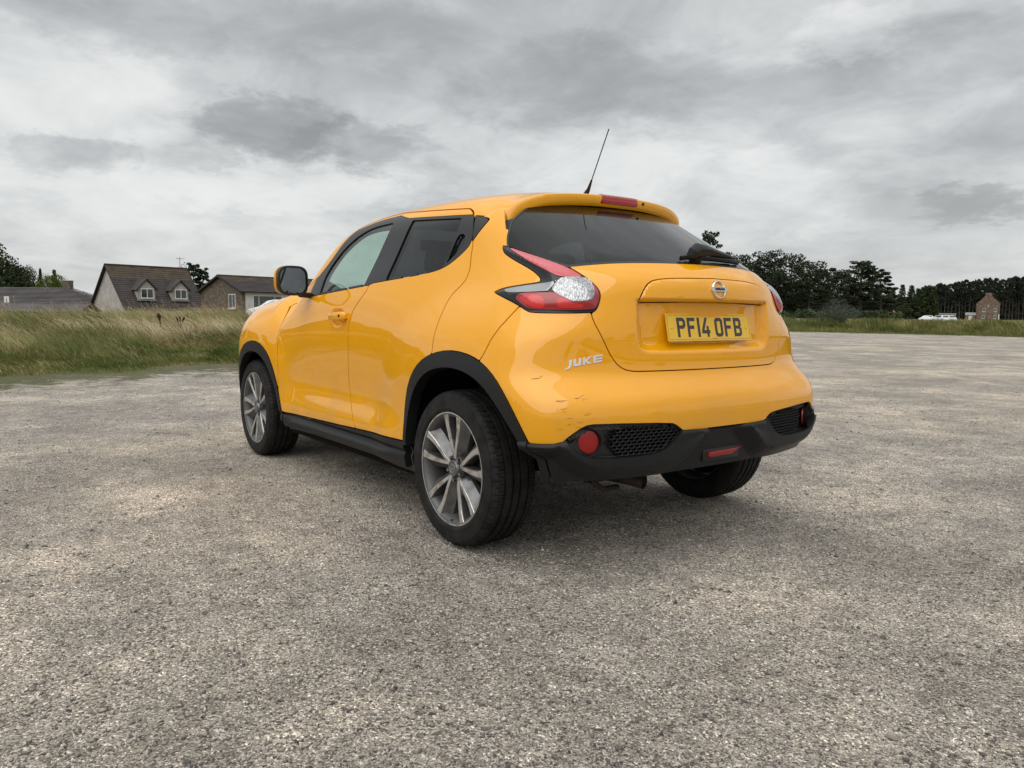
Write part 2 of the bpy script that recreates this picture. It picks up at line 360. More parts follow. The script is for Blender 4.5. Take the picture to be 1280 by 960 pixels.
def wrap_rays():
    a = np.radians(np.concatenate([np.linspace(-90, -60, 38, endpoint=False), np.linspace(-60, 0, 110, endpoint=False)]))
    o = [(XA, 0)]*len(a); d = [(np.sin(t), np.cos(t)) for t in a]
    n = int((XB-XA)/.011)
    for i in range(n+1): o.append((XA + (XB-XA)*i/n, 0)); d.append((0, 1))
    for t in np.radians(np.linspace(0, 90, 56)[1:]): o.append((XB, 0)); d.append((np.sin(t), np.cos(t)))
    o = np.array(o); d = np.array(d)
    zl = np.concatenate([np.linspace(.2, .3, 8, endpoint=False), np.linspace(.3, ZM, 92, endpoint=False)])
    el = np.radians(np.linspace(0, 90, 104)); nu = len(o)
    O = np.zeros((nu, len(zl)+len(el), 3)); D = np.zeros_like(O)
    O[:, :, :2] = o[:, None]; O[:, :len(zl), 2] = zl; O[:, len(zl):, 2] = ZM
    D[:, :len(zl), :2] = d[:, None]; D[:, len(zl):, :2] = d[:, None]*np.cos(el)[None, :, None]; D[:, len(zl):, 2] = np.sin(el)
    return O, D
SHAPES = {
 'fdoor': [(2.228,1.085), (2.066,0.904), (2.065,0.829), (2.065,0.703), (2.051,0.679), (2.057,0.489), (1.986,0.357), (1.986,0.357), (0.938,0.381), (0.938,0.381), (1.005,0.461), (1.053,0.518), (1.080,0.623), (1.042,0.836), (1.048,0.899), (1.015,0.982), (0.945,1.044), (0.878,1.114), (0.861,1.492), (0.861,1.492), (1.050,1.488), (1.270,1.465), (1.400,1.390), (1.505,1.279), (1.694,1.134)],
 'rdoor': [(0.938,0.381), (0.938,0.381), (1.005,0.461), (1.053,0.518), (1.080,0.623), (1.042,0.836), (1.048,0.899), (1.015,0.982), (0.945,1.044), (0.878,1.114), (0.861,1.492), (0.861,1.492), (0.243,1.450), (0.243,1.450), (0.181,1.423), (0.106,1.279), (0.090,1.225), (0.060,1.163), (0.062,1.112), (0.118,1.062), (0.129,1.002), (0.120,0.883), (0.112,0.811), (0.112,0.811), (0.291,0.701), (0.359,0.587), (0.370,0.392), (0.370,0.392)],
 'fglass': [(1.511,1.089), (1.511,1.089), (1.523,1.199), (1.412,1.309), (1.264,1.389), (1.114,1.433), (0.901,1.441), (0.881,1.438), (0.873,1.422), (0.943,1.126), (0.943,1.126)],
 'fblack': [(1.677,1.069), (1.677,1.069), (1.658,1.169), (1.504,1.337), (1.360,1.425), (1.127,1.466), (0.838,1.477), (0.838,1.477), (0.893,1.119), (0.893,1.119)],
 'rglass': [(0.733,1.145), (0.733,1.145), (0.687,1.435), (0.687,1.435), (0.258,1.407), (0.258,1.407), (0.252,1.324), (0.261,1.198), (0.279,1.179), (0.420,1.163)],
 'rblack': [(0.856,1.129), (0.856,1.129), (0.756,1.450), (0.756,1.450), (0.190,1.415), (0.179,1.414), (0.113,1.292), (0.160,1.238), (0.256,1.178), (0.416,1.157)],
 'rhandle': [(0.241,1.332), (0.185,1.330), (0.161,1.278), (0.253,1.198), (0.253,1.198)],
 'quarter_trim': [(0.168,1.410), (0.168,1.410), (0.102,1.401), (0.077,1.390), (0.067,1.377), (0.118,1.288), (0.118,1.288)],
 'arch_out': [(0.370,0.392), (0.377,0.512), (0.347,0.625), (0.291,0.708), (0.213,0.769), (0.111,0.809), (-0.014,0.828), (-0.132,0.823), (-0.238,0.800), (-0.322,0.765), (-0.396,0.714), (-0.468,0.637), (-0.510,0.568), (-0.538,0.511)],
 'arch_in': [(0.344,0.306), (0.346,0.395), (0.343,0.519), (0.298,0.582), (0.237,0.670), (0.102,0.737), (-0.041,0.759), (-0.172,0.743), (-0.266,0.700)],
 'farch_out': [(2.840,0.520), (2.767,0.642), (2.633,0.748), (2.492,0.788), (2.349,0.785), (2.235,0.742), (2.154,0.674), (2.084,0.550), (2.010,0.430), (1.983,0.347)],
 'farch_in': [(2.860,0.500), (2.778,0.585), (2.645,0.662), (2.530,0.716), (2.443,0.729), (2.357,0.723), (2.310,0.705)],
 'sill_top': [(1.973,0.343), (1.418,0.362), (0.938,0.377), (0.370,0.392)],
 'handle': [(1.335,0.959), (1.323,0.970), (1.114,0.982), (1.079,0.961), (1.091,0.935), (1.286,0.929)],
 'handlecup': [(1.282,0.971), (1.249,0.998), (1.157,0.998), (1.099,0.971), (1.114,0.924), (1.201,0.896), (1.258,0.922)],
 'light': [(1.051,1.262), (1.073,1.255), (1.102,1.251), (1.250,1.201), (1.362,1.160), (1.415,1.126), (1.459,1.091), (1.476,1.063), (1.475,1.043), (1.464,1.011), (1.450,0.991), (1.424,0.983), (1.218,0.982), (1.189,0.991), (1.153,1.018), (1.036,1.065), (1.036,1.065), (1.077,1.079), (1.164,1.090), (1.245,1.099), (1.254,1.108), (1.246,1.125), (1.210,1.156), (1.095,1.212), (1.060,1.234)],
 'light_red_top': [(1.093,1.250), (1.093,1.250), (1.250,1.201), (1.362,1.157), (1.414,1.122), (1.421,1.115), (1.331,1.119), (1.306,1.126), (1.261,1.155), (1.110,1.236)],
 'light_clear': [(1.089,1.067), (1.099,1.076), (1.300,1.098), (1.330,1.110), (1.429,1.111), (1.446,1.091), (1.442,1.051), (1.428,1.037), (1.371,1.032), (1.352,1.038), (1.317,1.058), (1.293,1.062), (1.117,1.058)],
 'light_red_low': [(1.127,1.055), (1.293,1.059), (1.315,1.055), (1.349,1.035), (1.369,1.029), (1.430,1.033), (1.446,1.049), (1.451,1.093), (1.437,1.109), (1.465,1.079), (1.472,1.043), (1.457,1.011), (1.438,0.996), (1.218,0.995), (1.188,1.005)],
 'rear_glass': [(1.073,1.302), (1.081,1.329), (1.110,1.344), (1.169,1.394), (1.268,1.441), (1.397,1.458), (1.674,1.468), (1.849,1.471), (2.063,1.463), (2.089,1.194), (2.089,1.194), (1.887,1.188), (1.710,1.185), (1.575,1.180), (1.467,1.172), (1.366,1.162), (1.366,1.162), (1.289,1.207), (1.206,1.235), (1.091,1.255), (1.079,1.262)],
 'hatch': [(1.426,0.981), (1.482,0.877), (1.512,0.819), (1.547,0.781), (1.589,0.764), (1.665,0.762), (1.976,0.762), (1.981,0.763), (1.981,0.763), (2.089,1.194), (2.089,1.194), (1.887,1.188), (1.710,1.185), (1.575,1.180), (1.467,1.172), (1.366,1.162), (1.366,1.162), (1.422,1.124), (1.463,1.086), (1.475,1.048), (1.456,1.011)],
 'hpanel': [(1.635,1.026), (1.635,1.026), (1.645,1.058), (1.682,1.105), (1.742,1.118), (1.865,1.124), (1.990,1.131), (1.990,1.131), (1.966,1.037), (1.966,1.037)],
 'recess': [(1.632,1.026), (1.622,0.974), (1.624,0.868), (1.657,0.833), (1.734,0.831), (1.983,0.826), (1.983,0.826), (1.966,1.037), (1.966,1.037)],
 'fuelseam': [(1.161,1.005), (1.060,0.901), (1.016,0.817), (0.994,0.794)],
 'pocket': [(1.329,0.516), (1.334,0.532), (1.383,0.575), (1.424,0.582), (1.734,0.567), (1.759,0.556), (1.781,0.536), (1.748,0.506), (1.704,0.470), (1.630,0.457), (1.492,0.457), (1.404,0.463), (1.357,0.485)],
 'grille': [(1.480,0.567), (1.734,0.565), (1.759,0.556), (1.781,0.536), (1.748,0.506), (1.704,0.470), (1.630,0.457), (1.492,0.459)],
 'reflector': [(1.366,0.524), (1.370,0.549), (1.384,0.558), (1.410,0.556), (1.428,0.536), (1.434,0.511), (1.427,0.487), (1.410,0.479), (1.386,0.489), (1.370,0.506)],
 'tub': [(1.367,0.539), (1.383,0.569), (1.449,0.569), (1.481,0.551), (1.492,0.513), (1.484,0.482), (1.459,0.464), (1.404,0.473), (1.368,0.503)],
 'yellow_low': [(1.208,0.513), (1.307,0.517), (1.333,0.544), (1.383,0.580), (1.424,0.585), (1.734,0.571), (1.767,0.558), (1.794,0.536), (1.794,0.536), (1.912,0.526)],
 'band_low': [(1.312,0.511), (1.335,0.485), (1.382,0.443), (1.443,0.422), (1.635,0.411), (1.712,0.413), (1.792,0.429), (1.853,0.477), (1.908,0.524)],
 'black_bot': [(1.201,0.383), (1.374,0.373), (1.642,0.363)],
 'badge': [(2.046,1.083)],
 'plate': [(1.993,0.931)],
 'juke': [(1.323,0.790), (1.484,0.819)],
 'scr': [(1.207,0.743), (1.242,0.749), (1.284,0.634), (1.306,0.636), (1.322,0.631), (1.344,0.631), (1.315,0.668), (1.353,0.675), (1.381,0.687), (1.406,0.674), (1.338,0.612), (1.374,0.613), (1.290,0.590), (1.338,0.595), (1.306,0.576), (1.349,0.574)],
}

# ================================================================ placing helpers: (lateral, depth, height) as seen from the car park corner
CX, CY = -2.7093, 2.5309; FH = np.array([math.cos(YAW), math.sin(YAW)]); RH = np.array([math.sin(YAW), -math.cos(YAW)])
def W(lat, dep, z=0.): return (CX + FH[0]*dep + RH[0]*lat, CY + FH[1]*dep + RH[1]*lat, z)
def Wp(px, dep, z=0.): return W((px-640)/961*dep, dep, z)
def zrow(px, py, dep): return .979 + ((388 + (px-100)*.0076) - py)/961*dep
def vnoise(x, y, seed=0):                    # cheap value noise
    r = np.random.default_rng(seed); tab = r.random((256, 256)); xi = np.floor(x).astype(int); yi = np.floor(y).astype(int); fx = x-xi; fy = y-yi; fx = fx*fx*(3-2*fx); fy = fy*fy*(3-2*fy)
    g = lambda a, b: tab[a % 256, b % 256]
    return (g(xi, yi)*(1-fx)*(1-fy) + g(xi+1, yi)*fx*(1-fy) + g(xi, yi+1)*(1-fx)*fy + g(xi+1, yi+1)*fx*fy)
def fbm(x, y, oct=4, seed=0):
    o = 0; a = .5
    for k in range(oct): o = o + a*vnoise(x*2**k + 17*k, y*2**k + 9*k, seed+k); a *= .5
    return o/(1-.5**oct)
# edge of the gravel: distance from the camera against bearing (0 = straight ahead, + = right)
_eb = np.radians([-180, -90, -60, -45, -33.6, -30.5, -27, -23.3, -19.5, -10, 0, 10, 19.8, 24, 28.9, 33.7, 45, 70, 100, 180])
_er = np.array([38, 26, 13.5, 11.8, 12.6, 13.3, 13.2, 14.3, 14.8, 26, 40, 47, 52, 50.5, 49.5, 47.5, 44, 44, 45, 38.])
def edge(b): return np.interp(b, _eb, _er) + .9*(fbm(np.asarray(b)*24, np.asarray(b)*0+3, 4, 5)-.5)
def pol(b, r): return CX + r*(math.cos(YAW)*np.cos(b) + math.sin(YAW)*np.sin(b)), CY + r*(math.sin(YAW)*np.cos(b) - math.cos(YAW)*np.sin(b))
def field_h(b, t):                           # height of the grass land t metres beyond the gravel edge
    left = sstep(R_(-8), R_(-18), b)*sstep(R_(-80), R_(-60), b); far = np.clip(t/70, 0, 1)
    h = left*(.50*sstep(.3, 9, t)) + (1-left)*.25*sstep(.2, 8, t) + .06*(fbm(b*30 + t*.3, t*.4, 3, 2)-.5)*sstep(0, 2, t)
    return h - left*1.5*sstep(14, 60, t) - (1-left)*.25*sstep(20, 60, t) - .02
# gravel
def gravel_mat(name, mossy=True):
    m = mat(name, (.3, .27, .22), .95, spec=.2); nt = m.node_tree
    g = node(nt, 'ShaderNodeNewGeometry'); pos = g.outputs['Position']
    def nz(s, d=4, r=.55, off=(0, 0, 0), typ='n', dist=0):
        mp = node(nt, 'ShaderNodeMapping'); mp.inputs['Location'].default_value = off; link(nt, pos, mp.inputs[0])
        if typ == 'n':
            n = node(nt, 'ShaderNodeTexNoise'); n.inputs['Detail'].default_value = d; n.inputs['Roughness'].default_value = r; n.inputs['Distortion'].default_value = dist
        else: n = node(nt, 'ShaderNodeTexVoronoi')
        n.inputs['Scale'].default_value = s; link(nt, mp.outputs[0], n.inputs['Vector']); return n
    patch = nz(.55, 6, .6, (3, 1, 0), dist=.6); p2 = nz(1.7, 6, .62, (8, 2, 0), dist=.4)
    pv = mth(nt, 'ADD', mth(nt, 'MULTIPLY', patch.outputs[0], .55), mth(nt, 'MULTIPLY', p2.outputs[0], .45))
    grey = (.325, .295, .257); sand = (.60, .53, .45); lt = (.40, .365, .32)
    base = ramp(nt, pv, [(.42, grey), (.485, lt), (.535, (.46, .415, .355)), (.59, sand)])
    v1 = nz(185, typ='v'); v2 = nz(400, typ='v', off=(2, 5, 0)); v3 = nz(95, typ='v', off=(7, 1, 0))
    c1 = node(nt, 'ShaderNodeSeparateColor'); link(nt, v1.outputs['Color'], c1.inputs[0]); c2 = node(nt, 'ShaderNodeSeparateColor'); link(nt, v2.outputs['Color'], c2.inputs[0]); c3 = node(nt, 'ShaderNodeSeparateColor'); link(nt, v3.outputs['Color'], c3.inputs[0])
    col = mixc(nt, 1., base, ramp(nt, c1.outputs[0], [(0, g3(.22)), (.25, g3(.70)), (.75, g3(1.1)), (.92, g3(1.4)), (1, g3(2.4))]), 'MULTIPLY')
    col = mixc(nt, 1., col, ramp(nt, c2.outputs[1], [(0, g3(.6)), (.5, g3(1.)), (1, g3(1.45))]), 'MULTIPLY')
    col = mixc(nt, 1., col, ramp(nt, c3.outputs[0], [(0, g3(.45)), (.06, g3(.95)), (.9, g3(1.03)), (1, g3(1.35))]), 'MULTIPLY')
    mid_ = nz(9, 5, .65, (1, 6, 0)); col = mixc(nt, 1., col, ramp(nt, mid_.outputs[0], [(.3, g3(.74)), (.5, g3(1)), (.7, g3(1.2))]), 'MULTIPLY')
    stk = nz(.16, 3, .5, (4, 4, 0)); col = mixc(nt, 1., col, ramp(nt, stk.outputs[0], [(.35, (.90, .90, .92, 1)), (.65, (1.08, 1.05, 1.0, 1))]), 'MULTIPLY')
    if mossy:                                # green film creeping in from the verge
        at_ = node(nt, 'ShaderNodeAttribute', attribute_name='moss'); ms = nz(2.2, 6, .7, (0, 9, 0), dist=1.0)
        f = ramp(nt, mth(nt, 'ADD', mth(nt, 'MULTIPLY', at_.outputs['Fac'], .55), ms.outputs[0]), [(.78, g3(0)), (.90, g3(.85))])
        col = mixc(nt, f, col, mixc(nt, c1.outputs[1], (.035, .045, .012, 1), (.13, .13, .045, 1)))
    link(nt, col, bsdf(m).inputs['Base Color'])
    h = mth(nt, 'ADD', mth(nt, 'MULTIPLY', v1.outputs['Distance'], -.6), mth(nt, 'ADD', mth(nt, 'MULTIPLY', v2.outputs['Distance'], -.25), mth(nt, 'ADD', mth(nt, 'MULTIPLY', mid_.outputs[0], 2.4), mth(nt, 'MULTIPLY', v3.outputs['Distance'], -1.3))))
    bump(m, h, .007, 1.0); return m
M['gravel'] = gravel_mat('gravel')
def gravel_h(x, y):
    return (.022*(fbm(x*.9+9, y*.9, 4, 11)-.5) + .010*(fbm(x*5, y*5, 4, 21)-.5) + .0075*(fbm(x*24, y*24, 3, 31)-.5))*1.0
bs = np.concatenate([np.radians(np.linspace(-180, -38, 60, endpoint=False)), np.radians(np.linspace(-38, 38, 700, endpoint=False)), np.radians(np.linspace(38, 180, 61))])
rs = np.concatenate([np.array([.0, .5, .9]), np.geomspace(1.15, 14, 620), np.geomspace(14.3, 60, 60)])
B2, R2 = np.meshgrid(bs, rs, indexing='ij'); E2 = edge(B2) + .8; Rr = np.minimum(R2, E2); X2, Y2 = pol(B2, Rr); Z2 = gravel_h(X2, Y2)
V = np.stack([X2, Y2, Z2], -1).reshape(-1, 3); nb, nr_ = B2.shape; ii = np.arange(nb*nr_).reshape(nb, nr_)
Fq = np.stack([ii[:-1, :-1].ravel(), ii[1:, :-1].ravel(), ii[1:, 1:].ravel(), ii[:-1, 1:].ravel()], 1)
keep = (Rr[:-1, :-1] < Rr[:-1, 1:] - 1e-6).ravel(); gr = mesh_obj('gravel_ground', V, Fq[keep], M['gravel'], smooth=True); gr['kind'] = 'structure'
moss = np.exp(-np.clip(edge(B2) - Rr, 0, 99)/np.where(np.degrees(B2) < 0, 2.6, 3.5)).reshape(-1)
at_ = gr.data.attributes.new('moss', 'FLOAT', 'POINT')
if len(gr.data.vertices) == len(moss): at_.data.foreach_set('value', moss.astype(np.float32))
# loose stones
def scatter_mesh(name, P, size, mt, seed=1, flat=.6, par=None):
    r = np.random.default_rng(seed); n = len(P); base = np.array([(1,0,0),(.3,.95,0),(-.8,.6,0),(-.8,-.6,0),(.3,-.95,0),(0.1,0,1),(0,.1,-.6)], float)
    a = r.random(n)*6.283; sc = size[:, None]*np.stack([.7+.6*r.random(n), .7+.6*r.random(n), flat*(.6+.7*r.random(n))], 1)
    v = base[None]*(1 + .35*(r.random((n, 7, 1))-.5)) + .18*(r.random((n, 7, 3))-.5); v = v*sc[:, None]
    x = v[..., 0]*np.cos(a)[:, None] - v[..., 1]*np.sin(a)[:, None]; y = v[..., 0]*np.sin(a)[:, None] + v[..., 1]*np.cos(a)[:, None]; v = np.stack([x, y, v[..., 2]], -1) + P[:, None]
    f = np.array([(0,1,5),(1,2,5),(2,3,5),(3,4,5),(4,0,5),(1,0,6),(2,1,6),(3,2,6),(4,3,6),(0,4,6)]); F_ = (f[None] + 7*np.arange(n)[:, None, None]).reshape(-1, 3)
    o = mesh_obj(name, v.reshape(-1, 3), F_, mt); return o
M['stone'] = mat('loose_stones', (.3, .28, .25), .9, spec=.25)
n_ = tex(M['stone'], 70, typ='v'); sc_ = node(M['stone'].node_tree, 'ShaderNodeSeparateColor'); link(M['stone'].node_tree, n_.outputs['Color'], sc_.inputs[0])
link(M['stone'].node_tree, ramp(M['stone'].node_tree, sc_.outputs[0], [(0, (.07, .068, .068)), (.25, (.17, .155, .14)), (.6, (.32, .28, .23)), (.88, (.42, .38, .33)), (1, (.62, .60, .57))]), bsdf(M['stone']).inputs['Base Color'])
n = 46000; b = np.radians(rng.uniform(-37, 37, n)); r = 1.45*np.exp(rng.random(n)**1.25*math.log(9)); x, y = pol(b, r)
dens = fbm(x*1.3+4, y*1.3, 4, 77) + .25*fbm(x*7, y*7, 2, 78); k = dens > .50 + .12*rng.random(n); x, y, r = x[k], y[k], r[k]
sz = .0018 + .0030*rng.random(len(x))**2 + np.where(rng.random(len(x)) < .012, .006*rng.random(len(x)), 0)
s_ = scatter_mesh('loose_stones', np.stack([x, y, gravel_h(x, y) + sz*.15], 1), sz*(1 + .10*r), M['stone'], 3); s_['kind'] = 'stuff'

n = 2600; b = np.radians(rng.uniform(-37, 37, n)); r = 1.5*np.exp(rng.random(n)*math.log(8)); x, y = pol(b, r); sz = .004 + .007*rng.random(n)**2
s_ = scatter_mesh('larger_stones', np.stack([x, y, gravel_h(x, y) + sz*.2], 1), sz*(1 + .05*r), M['stone'], 5, .7); s_['kind'] = 'stuff'

# ================================================================ grass land
def leaf_mat(name, c1, c2, scale=3., rough=.7):
    m = mat(name, c1, rough, spec=.25); n = tex(m, scale, 4, .6); nt = m.node_tree
    link(nt, ramp(nt, n.outputs[0], [(.35, c1), (.65, c2)]), bsdf(m).inputs['Base Color']); return m
M['field'] = mat('field', (.1, .11, .03), .95, spec=.1); nt = M['field'].node_tree
n1 = tex(M['field'], .12, 6, .6, stretch=(1, 1, 1)); n2 = tex(M['field'], 4, 5, .7)
c_ = ramp(nt, n1.outputs[0], [(.35, (.055, .075, .018)), (.5, (.10, .105, .035)), (.62, (.20, .165, .075)), (.75, (.12, .12, .045))]); link(nt, mixc(nt, 1., c_, ramp(nt, n2.outputs[0], [(.3, g3(.6)), (.7, g3(1.4))]), 'MULTIPLY'), bsdf(M['field']).inputs['Base Color'])
bs = np.radians(np.concatenate([np.linspace(-180, -60, 40, endpoint=False), np.linspace(-60, 45, 260, endpoint=False), np.linspace(45, 180, 46)])); ts = np.concatenate([np.linspace(0, 10, 26), np.geomspace(11, 5000, 44)])
B2, T2 = np.meshgrid(bs, ts, indexing='ij'); X2, Y2 = pol(B2, edge(B2) + T2); Z2 = field_h(B2, T2); Z2[:, 0] = -.03
V = np.stack([X2, Y2, Z2], -1).reshape(-1, 3); nb, nr_ = B2.shape; ii = np.arange(nb*nr_).reshape(nb, nr_)
fld = mesh_obj('grass_field', V, np.stack([ii[:-1, :-1].ravel(), ii[1:, :-1].ravel(), ii[1:, 1:].ravel(), ii[:-1, 1:].ravel()], 1), M['field'], smooth=True); fld['kind'] = 'structure'
def blades(name, b, t, h, w, lean, mt, seed, tip=.15, curl=.5):
    r = np.random.default_rng(seed); n = len(b); x, y = pol(b, edge(b) + t); z = field_h(b, t) - .01
    a = r.normal(2.3, .9, n); la = h*lean*r.random(n); dx, dy = np.cos(a)*la, np.sin(a)*la; pa = r.random(n)*3.1416; wx, wy = np.cos(pa)*w/2, np.sin(pa)*w/2
    cl = fbm(x*.75 + seed, y*.75, 3, 91); h = h*(.52 + .88*sstep(.32, .68, cl)); dx = dx + .35*h*(cl-.5)*4*lean; dy = dy + .25*h*lean
    P = []
    for f, ww in ((0, 1.), (.45, .85), (.8, .55), (1., tip)):
        cx = x + dx*f**2; cy = y + dy*f**2; cz = z + h*(f - curl*.35*f**3); P += [np.stack([cx-wx*ww, cy-wy*ww, cz], 1), np.stack([cx+wx*ww, cy+wy*ww, cz], 1)]
    V = np.stack(P, 1).reshape(-1, 3); q = np.array([(0,1,3,2),(2,3,5,4),(4,5,7,6)]); F_ = (q[None] + 8*np.arange(n)[:, None, None]).reshape(-1, 4)
    o = mesh_obj(name, V, F_, mt); o['kind'] = 'stuff'; return o
M['g_green'] = leaf_mat('grass_green', (.075, .12, .020), (.30, .28, .11), .55)
M['g_olive'] = leaf_mat('grass_olive', (.11, .14, .035), (.40, .36, .16), .45)
M['g_straw'] = leaf_mat('grass_straw', (.36, .30, .15), (.80, .68, .46), .5)
M['g_brown'] = leaf_mat('seed_heads', (.24, .17, .09), (.46, .35, .20), 1.5)
def cluster_field(n, b0, b1, t0, t1, seed, pw=1.): r = np.random.default_rng(seed); return np.radians(r.uniform(b0, b1, n)), t0 + (t1-t0)*r.random(n)**pw
def mask_n(b, t, s, seed): return fbm(b*14*s, t*.35*s, 3, seed)
# left verge: short green rim, green tufts, then long straw grass
b, t = cluster_field(56000, -52, -12, -1.7, 3.2, 1, 1.); hh = (.03 + .12*sstep(-.3, 2.6, t))*(.5 + rng.random(len(b)))*(.5 + mask_n(b, t, 2, 3)); k = rng.random(len(b)) < sstep(-1.5, .5, t + 2.4*(mask_n(b, t, 4, 8)-.5))**1.5
blades('short_verge_grass', b[k], t[k], hh[k], .007 + .005*rng.random(k.sum()), .9, M['g_green'], 2)
b, t = cluster_field(90000, -52, -8, 1.8, 19, 4, 1.3); m_ = mask_n(b, t, 1, 12); k = m_ > .36; b, t, m_ = b[k], t[k], m_[k]
blades('green_long_grass', b, t, (.10 + .36*sstep(1.5, 8, t))*(.6 + .6*rng.random(len(b)))*(.7 + .6*m_), .008 + .006*rng.random(len(b)), .9, M['g_olive'], 5)
b, t = cluster_field(34000, -52, -8, 1.4, 11, 41, 1.2); m_ = mask_n(b, t, 1.6, 42); k = m_ > .47; b, t = b[k], t[k]
blades('green_tufts', b, t, (.12 + .30*sstep(1.5, 7, t))*(.6 + .6*rng.random(len(b))), .009 + .006*rng.random(len(b)), 1., M['g_green'], 43)
b, t = cluster_field(100000, -52, -8, .6, 23, 6, 1.2); m_ = mask_n(b, t, 1, 22); k = (m_ > .47 - .22*sstep(6, 13, t)) & (rng.random(len(b)) < sstep(.6, 5.5, t + 3*(m_-.5))); b, t, m_ = b[k], t[k], m_[k]
blades('dry_straw_grass', b, t, (.16 + .34*sstep(2, 10, t))*(.6 + .55*rng.random(len(b)))*(.55 + .9*m_), .005 + .004*rng.random(len(b)), 1.3, M['g_straw'], 7, tip=.6)
b, t = cluster_field(3600, -52, -8, 5, 18, 8, 1.); blades('grass_seed_heads', b, t, .40 + .28*rng.random(len(b)), .004 + .007*rng.random(len(b)), .5, M['g_brown'], 9, tip=1.6, curl=.1)
# right verge, far side of the car park
b, t = cluster_field(60000, -8, 46, -.8, 9, 10, 1.1); hh = (.10 + .36*sstep(.2, 5, t))*(.5 + rng.random(len(b))); blades('far_verge_grass', b, t, hh, .022 + .02*rng.random(len(b)), .7, M['g_green'], 11)
b, t = cluster_field(36000, 23.5, 46, 1.2, 16, 12, 1.2); m_ = mask_n(b, t, 1.2, 32); k = (m_ > .36); b, t = b[k], t[k]; blades('far_long_grass', b, t, (.30 + .33*rng.random(len(b)))*sstep(0, 3, t)*(.7 + .5*m_[k]), .025 + .02*rng.random(len(b)), .6, M['g_olive'], 13)
b, t = cluster_field(17000, 0, 46, 7, 30, 14, 1.); k = (np.degrees(b) > 23.6) | (np.degrees(b) < 21.5); b, t = b[k], t[k]; blades('far_straw_grass', b, t, .28 + .28*rng.random(len(b)), .022 + .02*rng.random(len(b)), .5, M['g_straw'], 15, tip=.6)
# dock stems
def dock(lat_px, dep, h, lab):
    z0 = .58; x, y, _ = Wp(lat_px, dep); o = empty('dock_plant', (x, y, z0)); tag(o, lab, 'dock plant', 'dock plants in the long grass'); mb = MB(); r = random.Random(int(lat_px))
    for s in range(3):
        tx, ty = r.uniform(-.12, .12), r.uniform(-.12, .12); mb.tube([(0, 0, 0), (tx*.5, ty*.5, h*.5), (tx, ty, h*r.uniform(.8, 1))], [.006, .005, .003], 5)
        for k in range(26):
            f = r.uniform(.55, 1.); mb.tube([(tx*f, ty*f, h*f*.95), (tx*f + r.uniform(-.03, .03), ty*f + r.uniform(-.03, .03), h*f*.95+.03)], [.012, .004], 4)
    mb.build('seed_stalk', M['dock'], o)
M['dock'] = mat('dock_seed', (.05, .025, .015), .8)
dock(202, 18.5, .34, 'tall dark brown dock stalk standing in the pale grass, the left one of two'); dock(226, 18.8, .26, 'shorter dark dock stalk in the grass, just left of the yellow wing')

# ================================================================ trees
M['bark'] = leaf_mat('bark', (.035, .030, .025), (.075, .062, .05), 2.)
M['pine'] = leaf_mat('pine_foliage', (.014, .022, .011), (.038, .052, .022), .5, .85)
M['pine2'] = leaf_mat('far_pine_foliage', (.018, .024, .017), (.035, .042, .026), .15, .9)
M['broad'] = leaf_mat('broad_foliage', (.020, .032, .013), (.055, .075, .026), .5, .8)
M['lime'] = leaf_mat('yellow_green_foliage', (.045, .065, .010), (.13, .155, .025), .7, .8)
M['willow'] = leaf_mat('grey_green_foliage', (.05, .06, .045), (.11, .125, .095), .8, .8)
def leaves(C_, Rd, n, size, seed, flat=1.):
    r = np.random.default_rng(seed); C_ = np.asarray(C_, float); Rd = np.asarray(Rd, float); k = r.choice(len(C_), n, p=Rd**2/np.sum(Rd**2)); d = r.normal(size=(n, 3)); d /= np.linalg.norm(d, axis=1)[:, None]
    P = C_[k] + d*(Rd[k]*(.55 + .5*r.random(n)))[:, None]*[1, 1, flat]; u = r.normal(size=(n, 3)); u /= np.linalg.norm(u, axis=1)[:, None]; v = np.cross(u, r.normal(size=(n, 3))); v /= np.linalg.norm(v, axis=1)[:, None]
    s = size*(.5 + r.random(n))[:, None]; return np.stack([P - u*s, P + v*s*.6, P + u*s, P - v*s*.6], 1).reshape(-1, 3), (np.arange(4*n).reshape(n, 4))
